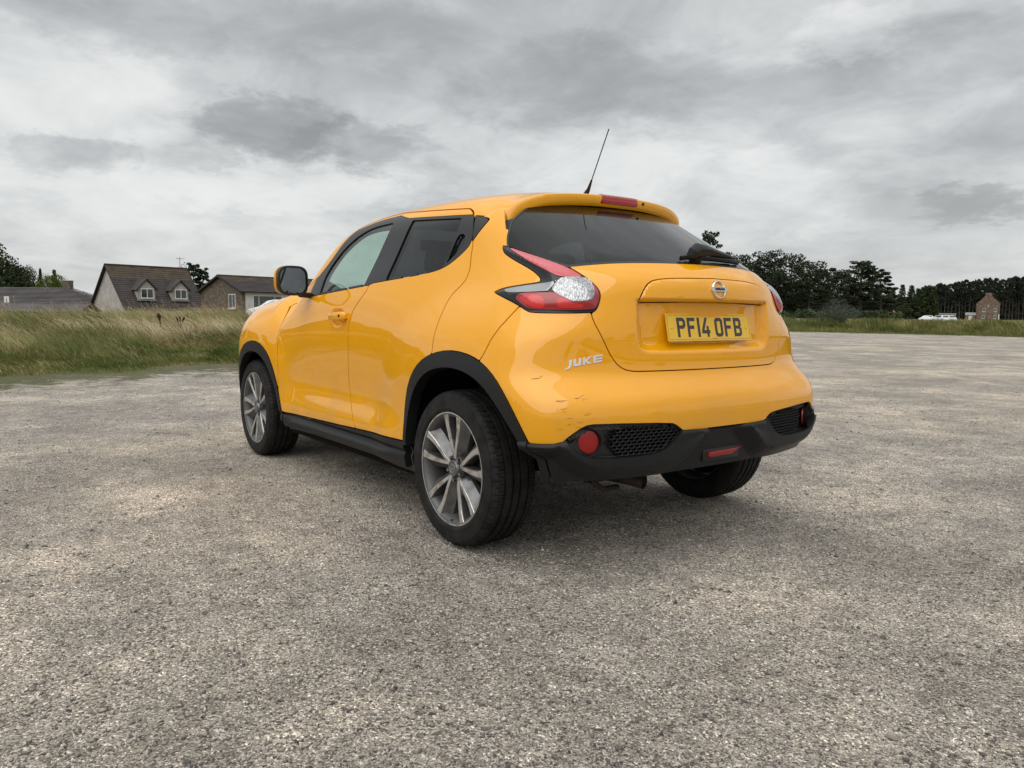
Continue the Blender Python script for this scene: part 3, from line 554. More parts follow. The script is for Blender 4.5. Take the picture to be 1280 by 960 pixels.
def make_tree(kind, h, w, seed, nleaf, leaf, crown0=.35, mt='pine', lobes=26):
    r = random.Random(seed); mb = MB(); C_ = []; Rd = []
    lean = r.uniform(-.04, .04)*h; top = (lean, r.uniform(-.03, .03)*h, h*.93)
    pth = [(0, 0, -.3), (lean*.3, 0, h*.35), (lean*.6, top[1]*.6, h*.65), top]; tr = .018*h + .05; mb.tube(pth, [tr*1.25, tr*.8, tr*.5, tr*.15], 7)
    for i in range(lobes):
        f = crown0 + (1-crown0)*((i+.5)/lobes)**.85; a = i*2.4 + r.uniform(-.5, .5)
        if kind == 'pine': reach = w*.5*(1.05 - .75*max(0, f-.55)/.45)*r.uniform(.45, 1.05)*(.55 + .45*min(1, (f-crown0)/.15)); rad = w*r.uniform(.06, .115)
        elif kind == 'fir': reach = w*.5*(1.02-f)/(1-crown0)*r.uniform(.6, 1); rad = w*.10 + .12*reach
        else: reach = w*.5*math.sin(math.pi*min(1, max(.12, (f-crown0)/(1-crown0)*.86+.12)))**.6*r.uniform(.3, .9); rad = w*r.uniform(.11, .19)
        bx = np.interp(f, [0, .35, .65, .93, 1], [0, lean*.3, lean*.6, lean, lean]); c = (bx + reach*math.cos(a), reach*math.sin(a), f*h); C_.append(c); Rd.append(rad)
        if reach > .12*w: mb.tube([(bx, 0, (f-.06)*h), ((bx+c[0])/2, c[1]/2, (f-.045)*h), c], [tr*.28, tr*.2, tr*.06], 4, cap=False)
        if reach > .25*w:
            for _ in range(2): C_.append((bx + reach*.6*math.cos(a) + r.uniform(-1, 1)*rad, reach*.6*math.sin(a) + r.uniform(-1, 1)*rad, f*h + r.uniform(-.3, .6)*rad)); Rd.append(rad*.8)
    t = mb.build('trunk', M['bark']); V, Fq = leaves(C_, Rd, nleaf, leaf, seed, .55 if kind == 'pine' else .85); c = mesh_obj('crown', V, Fq, M[mt]); return t, c
protos = {}
def tree(name, key, px, dep, h, w, z0, label, cat, group, rz=0.):
    if key not in protos: protos[key] = None
    kind, seed, nleaf, leaf, c0, mt, lobes = TK[key]
    root = empty(name, Wp(px, dep, z0), rz); tag(root, label, cat, group)
    if protos[key] is None:
        t, c = make_tree(kind, 10., 10*TW[key], seed, nleaf, leaf, c0, mt, lobes); protos[key] = (t, c)
    else: t, c = [o.copy() for o in protos[key]]; COL.objects.link(t); COL.objects.link(c)
    for o in (t, c): o.parent = root
    root.scale = (w/(10*TW[key]), w/(10*TW[key]), h/10.); return root
TK = {'p1': ('pine', 11, 6000, .15, .22, 'pine', 52), 'p2': ('pine', 12, 6000, .15, .2, 'pine', 56), 'p3': ('pine', 13, 4300, .16, .30, 'pine', 34), 'p4': ('pine', 14, 5500, .15, .30, 'pine', 24),
      'f1': ('pine', 21, 1700, .26, .52, 'pine2', 18), 'f2': ('pine', 22, 1700, .26, .46, 'pine2', 20), 'f3': ('pine', 23, 1500, .26, .58, 'pine2', 16),
      'b1': ('broad', 31, 5000, .17, .12, 'broad', 40), 'b2': ('broad', 32, 4500, .17, .15, 'broad', 34), 'c1': ('fir', 41, 3600, .17, .06, 'broad', 40), 'l1': ('broad', 51, 9500, .15, .02, 'lime', 44), 'w1': ('broad', 61, 7000, .12, .0, 'willow', 50), 's1': ('broad', 71, 1500, .16, .25, 'broad', 22)}
TW = dict(p1=.85, p2=.95, p3=.7, p4=.6, f1=.62, f2=.7, f3=.55, b1=.7, b2=.8, c1=.42, l1=.9, w1=1.4, s1=.7)
GP = 'dark pines standing behind the verge'
near = [(882, 283, 108, 'p3', 7, 'sparse tall pine whose top shows past the right edge of the rear window'), (925, 321, 118, 'p2', 9, 'dark pine directly right of the car rear window, leftmost of the grove'), (958, 316, 120, 'p1', 10, 'broad dark pine just above the right tail light, highest of its clump'),
        (985, 320, 124, 'p2', 9, 'flat-topped pine right of the highest one above the tail light'), (1008, 328, 118, 'p1', 9, 'rounded dark pine standing behind the left side of the grey-green bush'), (1030, 335, 122, 'p4', 7, 'lower pine directly above the grey-green bush'),
        (1052, 338, 130, 'p2', 8, 'dark pine filling the dip between the round pine and the tall gappy one'), (1072, 327, 125, 'p3', 9.5, 'tall pine with gaps in its crown where sky shows through'), (1098, 337, 128, 'p4', 7, 'thin-topped pine at the right end of the near grove'),
        (1085, 352, 140, 'p1', 10, 'low dark pine behind the right end of the near grove'), (940, 338, 135, 'p1', 11, 'pine filling the back of the grove beside the car'), (1015, 350, 145, 'p2', 12, 'pine at the back of the grove behind the bush')]
for i, (px, py, dep, key, w, lab) in enumerate(near): z0 = -.1; tree('pine_tree', key, px, dep, zrow(px, py + (14 if i == 0 else 3), dep)/.96, w*1.02, z0, lab, 'pine', GP, i*1.3)
for i, (px, py) in enumerate([(1112, 362), (1123, 357), (1135, 358), (1144, 362), (1150, 360), (1157, 358), (1163, 360)]): tree('spruce_tree', 'c1', px, 210, zrow(px, py, 210)/.97, 4.2 + (i % 3)*.8, -.2, ('leftmost', 'second', 'third', 'fourth', 'fifth', 'sixth', 'rightmost')[i] + (' from the left' if 0 < i < 6 else '') + ' of the pointed conifers between the near pines and far pines', 'conifer', 'pointed conifers between the pine grove and the far pine row', i)
def wood(name, px0, px1, d0, d1, ztop, n, size, mt, seed):   # undergrowth and far tree mass that reads as one
    r = np.random.default_rng(seed); px_ = r.uniform(px0, px1, n); dp = r.uniform(d0, d1, n); zt = ztop(px_); lat = (px_-640)/961*dp; z = zt*r.random(n)**.8*(.75 + .5*fbm(px_*.08, px_*0+seed, 3, seed))
    P = np.stack([CX + FH[0]*dp + RH[0]*lat, CY + FH[1]*dp + RH[1]*lat, z], 1); u = r.normal(size=(n, 3)); u /= np.linalg.norm(u, axis=1)[:, None]; v = np.cross(u, r.normal(size=(n, 3))); v /= np.linalg.norm(v, axis=1)[:, None]; s = size*(.5 + r.random(n))[:, None]
    o = mesh_obj(name, np.stack([P-u*s, P+v*s*.7, P+u*s, P-v*s*.7], 1).reshape(-1, 3), np.arange(4*n).reshape(n, 4), mt); o['kind'] = 'stuff'
wood('pine_grove_undergrowth', 850, 1112, 142, 156, lambda p: 4.4 + 0*p, 20000, .34, M['pine'], 51)
wood('grove_scrub', 840, 1125, 96, 108, lambda p: 1.6 + 0*p, 9000, .2, M['broad'], 52)
wood('far_wood', 1095, 1345, 372, 400, lambda p: np.interp(p, [1095, 1150, 1228, 1345], [9.0, 10.5, 12.5, 13.5]), 30000, .75, M['pine2'], 53)
wood('far_hedge', 1105, 1345, 352, 360, lambda p: 3.2 + 0*p, 9000, .5, M['pine2'], 54)
px = 1146; i = 0
while px < 1330:
    top = np.interp(px, [1146, 1160, 1190, 1228, 1245, 1258, 1275, 1330], [361, 358, 354, 349, 352, 349, 345, 344]) + random.uniform(-1.2, 2.5); dep = 330 + random.uniform(-8, 30)
    tree('far_pine_tree', ('f1', 'f2', 'f3')[i % 3], px, dep, zrow(px, top, dep)/.97, random.uniform(5.5, 8.5), -.3, 'tall bare-stemmed pine in the long far row beyond the farmhouse', 'pine', 'far row of bare-stemmed pines', i*.9); px += random.uniform(3.2, 5.4); i += 1
tree('willow_bush', 'w1', 1043, 72, 2.35, 4.3, -.05, 'rounded grey-green bush in front of the dark pines, beyond the far verge', 'bush', None)
tree('low_scrub', 'b2', 1078, 80, 1.5, 5.0, -.1, 'low dark scrub right of the grey-green bush', 'bush', None)
tree('low_scrub', 'b2', 1002, 90, 1.3, 5.0, -.1, 'low brown-green scrub under the pines left of the grey-green bush', 'bush', None)
# left background
GL = 'trees behind the houses on the left'
for i, (px, py, dep, key, w, lab) in enumerate([(-6, 306, 150, 'b1', 11, 'tallest dark tree at the left edge of the photo'), (12, 322, 150, 'b2', 9, 'dark tree sloping down from the tallest one at the left edge'), (30, 330, 152, 'b1', 7, 'dark rounded tree above the long grey roof, second hump from the left'), (42, 332, 156, 'b2', 5.5, 'dark tree right beside the second hump above the grey roof'),
        (54, 331, 160, 'c1', 2.4, 'slim dark pointed tree between the dark humps and the yellow-green shrub'), (71, 332, 150, 'c1', 3, 'slim pointed tree rising out of the yellow-green foliage'), (64, 342, 135, 'l1', 6.5, 'yellow-green tree above the grey roof, left half'), (77, 341, 136, 'l1', 4.5, 'yellow-green tree beside the roof chimney'),
        (109, 360, 140, 's1', 4.5, 'small loose tree between the grey roof and the white gable'), (243, 324, 125, 'p4', 6, 'dark tree with clumped branches rising behind the dormer house roof'), (232, 328, 128, 's1', 3.4, 'thin dark treetop just left of the clumped tree behind the dormer house'), (256, 330, 126, 'p4', 5, 'dark tree top right of the dormer house ridge, against the sky')]):
    tree('garden_tree', key, px, dep, (zrow(px, py+9, dep)+1.5)/.96, w, -1.5, lab, 'tree', GL, i*1.7)
# trees past the left and behind the photographer, mirrored in the paint
for i, (bd, dep_, h, w, key) in enumerate([(-44, 70, 9, 8, 'b1'), (-50, 90, 10, 9, 'b2'), (-66, 85, 9, 9, 'b1'), (-92, 110, 11, 10, 'b2'), (-100, 112, 12, 10, 'b1'), (-108, 110, 10, 10, 'b2'), (122, 130, 12, 12, 'p1'), (130, 126, 11, 12, 'p2'), (138, 130, 13, 12, 'p1'), (147, 128, 12, 12, 'p2'), (156, 132, 12, 12, 'p1'), (166, 128, 11, 12, 'p2'), (110, 130, 11, 12, 'p2')]):
    x, y = pol(R_(bd), dep_); rt_ = tree('surrounding_tree', key, 640, 10, h, w, -.2, 'dark tree outside the frame, seen only as a reflection in the car', 'tree', 'trees around the car park outside the frame', i); rt_.location = (float(x), float(y), -.2)

# ================================================================ houses
M['harl'] = mat('pale_harling', (.44, .40, .37), .9); vary(M['harl'], (.38, .35, .32), (.50, .46, .43), 1.5, detail=6)
M['tile'] = mat('brown_roof_tile', (.06, .045, .04), .8); n_ = vary(M['tile'], (.030, .025, .025), (.060, .048, .045), .9, detail=6)
M['tile_moss'] = mat('mossy_roof_tile', (.10, .07, .035), .85); vary(M['tile_moss'], (.045, .037, .028), (.092, .066, .036), 1.2, detail=6)
M['slate'] = mat('grey_roof', (.075, .068, .068), .8); vary(M['slate'], (.060, .052, .052), (.095, .085, .085), .5, detail=6)
M['brown_stone'] = mat('brown_stone_wall', (.13, .10, .075), .9); vary(M['brown_stone'], (.08, .062, .046), (.18, .145, .11), 3., detail=6)
M['farm_stone'] = mat('red_sandstone', (.17, .11, .085), .9); vary(M['farm_stone'], (.11, .075, .06), (.22, .145, .11), 1.2, detail=6)
M['white'] = mat('white_paint', (.72, .72, .70), .5); M['white_wall'] = mat('white_wall', (.62, .61, .58), .85); M['pane'] = mat('window_pane', (.03, .035, .04), .08, spec=.8); M['barge'] = mat('dark_bargeboard', (.02, .018, .018), .6)
M['lead'] = mat('lead_flashing', (.22, .22, .23), .6); M['pink_roof'] = mat('pink_roof', (.40, .18, .14), .8)
class House:                                 # local frame: u along the gable width, v along the ridge, origin at the near corner
    def __init__(s, name, label, cat, X, D, z0, gdir, group=None):
        s.root = empty(name, (0, 0, 0)); tag(s.root, label, cat, group); s.o = np.array([X, D]); g = np.array(gdir, float); g /= np.linalg.norm(g); s.u = g; s.v = np.array([-g[1], g[0]]); s.z0 = z0
        if s.v @ np.array([1, .5]) < 0: s.v = -s.v
    def P(s, u, v, z): q = s.o + s.u*u + s.v*v; return W(q[0], q[1], s.z0 + z)
    def quad(s, name, pts, mt, th=.06, par=None):
        p = [Vector(s.P(*q)) for q in pts]; n = (p[1]-p[0]).cross(p[2]-p[0]).normalized()*th; n = -n if (p[0]-Vector((CX, CY, .98))).dot(n) > 0 else n; mb = MB(); k = len(p); mb.add(p + [q - n for q in p], [tuple(range(k)), tuple(range(2*k-1, k-1, -1))] + [(i, (i+1) % k, k+(i+1) % k, k+i) for i in range(k)]); return mb.build(name, mt, par or s.root)
    def box(s, name, a, b, mt, par=None):
        c = [s.P(u, v, z) for z in (a[2], b[2]) for u, v in ((a[0], a[1]), (b[0], a[1]), (b[0], b[1]), (a[0], b[1]))]; return MB().add(c, [(0,3,2,1),(4,5,6,7),(0,1,5,4),(1,2,6,5),(2,3,7,6),(3,0,4,7)]).build(name, mt, par or s.root)
    def window(s, face, a0, a1, z0, z1, bars=(), out=.03, at=0., bar_h=()):
        # face 'g': gable plane v=at ; 'f': long front plane u=at
        def B(nm, p0, p1, q0, q1, d0, d1, mt, par=None):
            return s.box(nm, (p0, at-d1, q0), (p1, at-d0, q1), mt, par) if face == 'g' else s.box(nm, (at-d1, p0, q0), (at-d0, p1, q1), mt, par)
        f = B('window_frame', a0, a1, z0-.0, z1, -.02, out, M['white']); t = .07
        e = [a0+t] + [v for b_ in bars for v in (b_-.035, b_+.035)] + [a1-t]; hz = [z0+t] + [v for b_ in bar_h for v in (b_-.03, b_+.03)] + [z1-t]
        for i in range(0, len(e), 2):
            for j in range(0, len(hz), 2): B('pane', e[i], e[i+1], hz[j], hz[j+1], out, out+.006, M['pane'], f)
        B('sill', a0-.06, a1+.06, z0-.10, z0-.002, -.02, out+.08, M['lead' if face == 'f' and s.dorm else 'white'], f)
    dorm = False
def gable_roof_house(H, wd, ln, ev, rg, wall, tile, moss=None, over=.35, courses=14, roofname='roof'):
    H.quad('gable_wall', [(0, 0, 0), (wd, 0, 0), (wd, 0, ev), (wd/2, 0, rg-.08), (0, 0, ev)], wall, .25); H.quad('gable_wall', [(0, ln, 0), (wd, ln, 0), (wd, ln, ev), (wd/2, ln, rg-.08), (0, ln, ev)], wall, .25)
    H.box('front_wall', (0.002, .25, 0), (.25, ln-.25, ev-.02), wall); H.box('rear_wall', (wd-.25, .25, 0), (wd-.002, ln-.25, ev-.02), wall)
    sl = (rg-ev)/(wd/2)
    for sgn, nm in ((1, 'front'), (-1, 'rear')):
        mb = MB(); mm = MB()
        for c in range(courses):             # overlapping tile courses
            f0, f1 = c/courses, (c+1)/courses; d0, d1 = -over + (wd/2+over)*f0, -over + (wd/2+over)*f1
            u0, u1 = (d0, d1) if sgn > 0 else (wd-d0, wd-d1); z0, z1 = ev + sl*d0, ev + sl*d1; tgt = mm if (moss and c > courses*.66) else mb
            tgt.add([H.P(u0, -over, z0+.07), H.P(u0, ln+over, z0+.07), H.P(u1, ln+over, z1+.02), H.P(u1, -over, z1+.02), H.P(u0, -over, z0), H.P(u0, ln+over, z0)], [(0, 1, 2, 3), (0, 4, 5, 1)])
        mb.build(roofname, tile, H.root, fix=False)
        if mm.v: mm.build('mossy_tiles', moss, H.root, fix=False)
        a = (-over, wd/2)
        for v0 in (-over-.03, ln+over):
            H.quad('bargeboard', [((a[0] if sgn > 0 else wd-a[0]), v0, ev+sl*a[0]-.10), (wd/2, v0, rg-.10), (wd/2, v0, rg+.09), ((a[0] if sgn > 0 else wd-a[0]), v0, ev+sl*a[0]+.09)], M['barge'], .05)
    H.box('ridge_tiles', (wd/2-.12, -over, rg+.0), (wd/2+.12, ln+over, rg+.12), moss or tile)
    H.box('gutter', (-over-.08, -over, ev-over*sl-.06), (-over+.02, ln+over, ev-over*sl+.06), M['barge'])
h1 = House('dormer_house', 'pale rendered house with a steep brown tiled roof and two small dormers', 'house', -42.5, 85, -1.0, (-6.35, 4.87))
gable_roof_house(h1, 8, 9.1, 2.5, 7.16, M['harl'], M['tile'], M['tile_moss'], courses=20)
h1.dorm = True
def dormer(H, v, wd=1.9, zb=3.25, zt=4.55, zr=5.55, u_f=.45, sl=(7.16-2.5)/4):
    d = empty('dormer', parent=H.root); v0, v1 = v-wd/2, v+wd/2
    ub = lambda z: (z-2.5)/sl
    H.quad('dormer_front', [(u_f, v0, zb), (u_f, v1, zb), (u_f, v1, zt), (u_f, v, zr-.1), (u_f, v0, zt)], M['harl'], .1, d)
    for vv in (v0, v1): H.quad('dormer_cheek', [(u_f+.01, vv, zb), (u_f+.01, vv, zt), (ub(zt)+.1, vv, zt), (ub(zb)+.1, vv, zb)], M['harl'], .04, d)
    for sg in (-1, 1): H.quad('dormer_roof', [(u_f-.2, v + sg*(wd/2+.28), zt-.22), (u_f-.2, v, zr+.05), (ub(zr)+.2, v, zr+.05), (ub(zt)+.2, v + sg*(wd/2+.28), zt-.22)], M['tile'], .06, d)
    for sg in (-1, 1): H.quad('dormer_barge', [(u_f-.24, v + sg*(wd/2+.28), zt-.32), (u_f-.24, v, zr-.06), (u_f-.24, v, zr+.10), (u_f-.24, v + sg*(wd/2+.28), zt-.14)], M['barge'], .04, d)
    f = H.box('window_frame', (u_f-.14, v-.72, zb+.12), (u_f-.08, v+.72, zt-.02), M['white'], d)
    for a, b in ((v-.64, v-.05), (v+.05, v+.64)): H.box('pane', (u_f-.15, a, zb+.26), (u_f-.145, b, zt-.12), M['pane'], f)
    H.box('lead_apron', (u_f-.25, v0-.1, zb-.12), (u_f+.3, v1+.1, zb+.02), M['lead'], d)
def reroot():                                 # dormer pieces hang two levels down: dormer > pieces; window panes become its pieces too
    for o in list(h1.root.children):
        if o.type == 'EMPTY':
            for c in list(o.children):
                for g in list(c.children): g.parent = o
MB().tube([h1.P(-.12, .15, 0), h1.P(-.12, .15, 2.4)], .05, 6).build('downpipe', M['white'], h1.root)
MB().tube([h1.P(4, 8.6, 7.1), h1.P(4, 8.6, 8.5)], .03, 5).tube([h1.P(4, 8.1, 8.35), h1.P(4, 9.2, 8.35)], .02, 4).tube([h1.P(3.7, 8.4, 8.35), h1.P(4.3, 8.4, 8.35)], .015, 4).tube([h1.P(3.75, 8.9, 8.35), h1.P(4.25, 8.9, 8.35)], .015, 4).build('aerial', M['barge'], h1.root)
dormer(h1, 2.55); dormer(h1, 6.55); reroot()
h2 = House('stone_bungalow', 'brown stone bungalow with a low mossy roof and white-framed windows', 'house', -24.5, 70, .15, (-5.5, 4.34))
gable_roof_house(h2, 7, 12, 2.75, 4.15, M['brown_stone'], M['tile'], M['tile_moss'], over=.3, courses=12)
h2.window('g', 1.05, 2.15, 1.15, 2.45, bars=(1.55,)); h2.box('front_render', (-.04, .30, 0), (-.0, 11.9, 2.6), M['white_wall'])
h2.window('f', 1.1, 4.2, .75, 2.35, bars=(1.7, 3.4), bar_h=(1.2,), at=-.04); h2.window('f', 5.6, 8.0, .95, 2.35, bars=(6.8,), at=-.04); h2.box('stone_pier', (-.06, .02, 0), (-.001, .30, 2.6), M['brown_stone'])
bg = House('grey_roofed_bungalow', 'long low building with a plain grey roof and one chimney, left edge of the photo', 'house', -68.9, 103, -1.6, (-1, .0))
# ridge runs left-right: build as hipped roof
def hip():
    H = bg; zr, ze = zrow(50, 359.5, 103)+1.6, zrow(50, 379, 103)+1.6; L = 24; hw = 5.0
    e = 14.5; x1 = 13.2; x2 = e                  # along -u is to the right in the picture
    H.box('wall', (-x2+.6, -hw+.6, 0), (L, hw-.6, ze), M['brown_stone']); 
    n = 12
    for sg in (-1, 1):
        mb = MB()
        for c in range(n):
            f0, f1 = c/n, (c+1)/n; rx = lambda f: -x2 + (x2-x1+3.0)*f; mb.add([H.P(rx(f0), sg*hw*(1-f0), ze+(zr-ze)*f0+.06), H.P(L, sg*hw*(1-f0), ze+(zr-ze)*f0+.06), H.P(L, sg*hw*(1-f1), ze+(zr-ze)*f1), H.P(rx(f1), sg*hw*(1-f1), ze+(zr-ze)*f1)], [(0, 1, 2, 3)])
        mb.build('roof', M['slate'], H.root, fix=False)
    mb = MB()
    for c in range(n):
        f0, f1 = c/n, (c+1)/n; rx = lambda f: -x2 + (x2-x1+3.0)*f; mb.add([H.P(rx(f0), -hw*(1-f0), ze+(zr-ze)*f0+.06), H.P(rx(f0), hw*(1-f0), ze+(zr-ze)*f0+.06), H.P(rx(f1), hw*(1-f1), ze+(zr-ze)*f1), H.P(rx(f1), -hw*(1-f1), ze+(zr-ze)*f1)], [(0, 1, 2, 3)])
    mb.build('hip_roof', M['slate'], H.root, fix=False)
    ch = H.box('chimney', (-x2+4.3, -.45, ze), (-x2+5.2, .45, zr+.85), M['brown_stone']); H.box('chimney_cap', (-x2+4.25, -.5, zr+.85), (-x2+5.25, .5, zr+.95), M['lead'], ch)
hip()
lo = House('low_outbuilding', 'low reddish roof just above the grass below the long grey roof', 'outbuilding', -45.2, 80, -1.75, (-1, .02)); lo.box('wall', (0, 0, 0), (16, 4, 2.6), M['brown_stone']); lo.box('gable_infill', (.05, .8, 2.6), (15.9, 3.4, 3.0), M['brown_stone']); lo.quad('roof', [(-.3, -.3, 2.6), (16.3, -.3, 2.6), (16.3, 2.2, 3.45), (-.3, 2.2, 3.45)], M['slate'], .1); lo.quad('roof', [(-.3, 4.3, 2.6), (16.3, 4.3, 2.6), (16.3, 2.2, 3.45), (-.3, 2.2, 3.45)], M['slate'], .1)
# farmhouse
fh = House('stone_farmhouse', 'tall red-brown stone farmhouse with its gable facing the camera, beyond the right verge', 'house', (1246-640)/961*300, 300, 0, (-.857, .515))
def farm():
    H = fh; S = 300/961; zb = 0; wd = 7.9; ev = zrow(1232, 379, 300); rg = zrow(1232, 370, 300); mid = wd*.50
    H.quad('gable_wall', [(0, 0, 0), (wd, 0, 0), (wd, 0, ev*.97), (mid+1.2, 0, rg), (mid-1.2, 0, rg), (0, 0, ev)], M['farm_stone'], .4)
    H.box('front_wall', (.002, .4, 0), (.4, 12, ev-.1), M['farm_stone']); H.box('rear_wall', (wd-.4, .4, 0), (wd-.002, 12, ev-.25), M['farm_stone']); H.quad('gable_wall', [(0, 12, 0), (wd, 12, 0), (wd, 12, ev*.97), (mid+1.2, 12, rg), (mid-1.2, 12, rg), (0, 12, ev)], M['farm_stone'], .4)
    H.quad('roof', [(-.2, .3, ev-.1), (mid, .3, rg+.1), (mid, 12, rg+.1), (-.2, 12, ev-.1)], M['tile'], .12); H.quad('roof', [(wd+.2, .3, ev-.3), (mid, .3, rg+.1), (mid, 12, rg+.1), (wd+.2, 12, ev-.3)], M['tile'], .12)
    c = H.box('chimney', (mid-1.1, -.02, rg-.1), (mid+1.1, 1., rg+1.0), M['farm_stone']); H.box('chimney_cap', (mid-1.2, -.1, rg+1.0), (mid+1.2, 1.1, rg+1.15), M['lead'], c)
    for a, z, w_, h_ in ((1.0, 3.2, .95, 1.4), (4.8, 3.2, .95, 1.4), (1.1, .5, .9, 1.4), (4.9, .5, .95, 1.4), (3.6, 5.2, .5, .7)): H.window('g', a, a+w_, z, z+h_, bars=(a+w_/2,) if w_ > .8 else ())
    H.box('drainpipe', (.05, -.12, 0), (.35, -.005, 2.2), M['white'])
farm()
sh_ = House('farm_shed', 'low grey-roofed shed attached left of the red-brown farmhouse', 'shed', (1216.5-640)/961*303, 303, 0, (-.857, .515)); sh_.box('wall', (.1, 0, 0), (3.5, 5, 1.9), M['farm_stone']); sh_.quad('roof', [(0, -.2, 1.85), (3.6, -.2, 1.85), (3.6, 2.5, 2.9), (0, 2.5, 2.9)], M['lead'], .1); sh_.box('door', (1.2, -.06, 0), (2.4, -.005, 1.6), M['white_wall'])
pk = House('pink_roofed_cottage', 'small cottage with a pinkish roof glimpsed under the pines', 'house', (1116-640)/961*190, 190, 0, (-1, 0)); pk.box('wall', (0, 0, 0), (2.8, 4, 1.9), M['white_wall']); pk.quad('roof', [(-.2, -.2, 1.9), (3.0, -.2, 1.9), (2.7, 2, 3.2), (.1, 2, 3.2)], M['pink_roof'], .1)
for px0, px1, dep, lab in ((1140, 1151, 240, 'short pale boundary wall left of the parked white cars'), (1164, 1192, 245, 'long low grey wall behind the parked white cars')):
    hw_ = House('field_wall', lab, 'wall', (px1-640)/961*dep, dep, 0, (-1, 0)); L = (px1-px0)/961*dep; hw_.box('wall', (0, 0, 0), (L, .5, 2.0), M['lead']); hw_.box('coping', (-.05, -.06, 2.0), (L+.05, .56, 2.12), M['white_wall'])
# houses out of the frame on the left (the doors mirror them)
for i, (bd, dd) in enumerate(((-47, 75), (-60, 70), (-76, 90))):
    x, y = dd*math.sin(R_(bd)), dd*math.cos(R_(bd)); hx = House('neighbouring_house', ['pale rendered house just outside the left edge, mirrored in the front door', 'pale house further left outside the frame, mirrored in the doors', 'pale house behind the photographer on the left, mirrored in the paint'][i], 'house', x, dd*math.cos(R_(bd)), -.4, (-.6, .8)); gable_roof_house(hx, 8, 12, 2.8, 6.2, M['harl'], M['tile'], None, courses=8); hx.window('f', 2, 4, 1, 2.2, bars=(3,)); hx.window('f', 7, 9, 1, 2.2, bars=(8,))
# parked cars far off
M['white_car'] = mat('white_car_paint', (.75, .76, .77), .3, coat=.6); M['dark_tyre'] = mat('far_tyre', (.02, .02, .02), .9)
def small_car(px, dep, z0, ang, label, van=False, L=4.2):
    x, y, _ = Wp(px, dep); r = empty('parked_car', (x, y, z0), ang); tag(r, label, 'car', 'white cars parked in the distance'); Hh = 1.45
    prof = [(-L/2, .35), (-L/2, .75), (-L/2+.08, .92), (-L/2+.5, 1.0), (-L/2+.85, Hh-.05), (-L/2+1.3, Hh), (.35, Hh), (.75, Hh-.08), (1.25, 1.0), (L/2-.15, .82), (L/2, .62), (L/2, .35)]
    MB().prism(prof, lambda p, l: (p[0], (-.85 if l == 0 else .85)*(1 if p[1] < 1.05 else .84), p[1])).build('body', M['white_car'], r, bevel=.05)
    w = [(-L/2+.75, 1.04), (-L/2+1.02, Hh-.08), (.35, Hh-.08), (1.02, 1.04)]
    for s in (-1, 1): MB().prism(w, lambda p, l: (p[0], s*((.80 if l == 0 else .845) if p[1] < 1.1 else (.70 if l == 0 else .735)), p[1])).build('side_windows', M['pane'], r)
    for s in (-1, 1): MB().prism([(0, 1.06), (0, Hh-.1)], lambda p, l: (0, 0, 0), False) if 0 else None
    for sx in (-1, 1): MB().box((sx*(L/2-1.0)-.0 if 0 else (-L/2+.52 if sx < 0 else .78), -.62, 1.06), ((-L/2+.62 if sx < 0 else .95), .62, Hh-.12)).build('windscreen' if sx > 0 else 'rear_window', M['pane'], r, bevel=.01)
    for sx in (-1, 1):
        for sy in (-1, 1): MB().tube([(sx*(L/2-.8), sy*.72, .32), (sx*(L/2-.8), sy*.87, .32)], .32, 14).build('wheel', M['dark_tyre'], r)
small_car(1156.5, 172, -.1, R_(25), 'pale car parked far off, left of the two in a group below the pines', L=3.6); small_car(1173, 168, -.1, R_(-28), 'white car parked far off in the middle, in front of the grey wall'); small_car(1181, 171, -.1, R_(-28), 'white car parked far off, rightmost of the group')
small_car(352, 52, .35, R_(60), 'white car parked before the stone bungalow, mostly hidden by the yellow bonnet')
# footpath sign in the grass at the far left
sg = empty('path_sign', Wp(11, 34, .2)); tag(sg, 'small white square sign on a short post in the grass at the far left', 'sign'); MB().tube([(0, 0, 0), (0, 0, 1.3)], .03, 8).build('post', M['lead'], sg)
a_ = math.atan2(FH[1], FH[0]); mb = MB(); mb.box((-.015, -.11, 1.10), (.0, .11, 1.38)); o = mb.build('sign_panel', M['white'], sg); o.rotation_euler = (0, 0, a_)

# ================================================================ car body panels
for k_, p_ in SHAPES.items():
    if k_ in ('hatch', 'hpanel', 'recess', 'yellow_low'): SHAPES[k_] = [((2.3, b) if a > 1.9 else (a, b)) for a, b in p_]
SHAPES['clear_main'] = [(1.285, 1.066), (1.302, 1.09), (1.322, 1.112), (1.345, 1.118), (1.432, 1.117), (1.451, 1.095), (1.447, 1.045), (1.43, 1.030), (1.37, 1.026), (1.345, 1.033)]
SHAPES['clear_strip'] = [(1.089, 1.067), (1.099, 1.076), (1.290, 1.097), (1.312, 1.108), (1.298, 1.088), (1.280, 1.070), (1.274, 1.062), (1.117, 1.058)]
SHAPES['glow'] = [(1.305, 1.008), (1.305, 1.036), (1.335, 1.036), (1.36, 1.020), (1.405, 1.018), (1.405, 1.004), (1.32, 1.002)]
SHAPES['glow2'] = [(1.155, 1.045), (1.235, 1.052), (1.262, 1.028), (1.262, 1.002), (1.225, 1.001), (1.19, 1.018)]
def sh(name, n=2): return smooth_poly(SHAPES[name], n)
def dom_s(P): return P[..., 0], P[..., 2]
def dom_r(P): return 1.3*np.arctan2(.6 - P[..., 0], P[..., 1]), P[..., 2]
def dom_t(P): return P[..., 0], P[..., 1]
def region(dom, poly): return lambda P: sdf(*dom(P), poly)
def inv(f): return lambda P: -f(P)
def both(*fs): return lambda P: np.maximum.reduce([f(P) for f in fs])        # intersection
def any_(*fs): return lambda P: np.minimum.reduce([f(P) for f in fs])        # union
def grow(f, d): return lambda P: f(P) - d
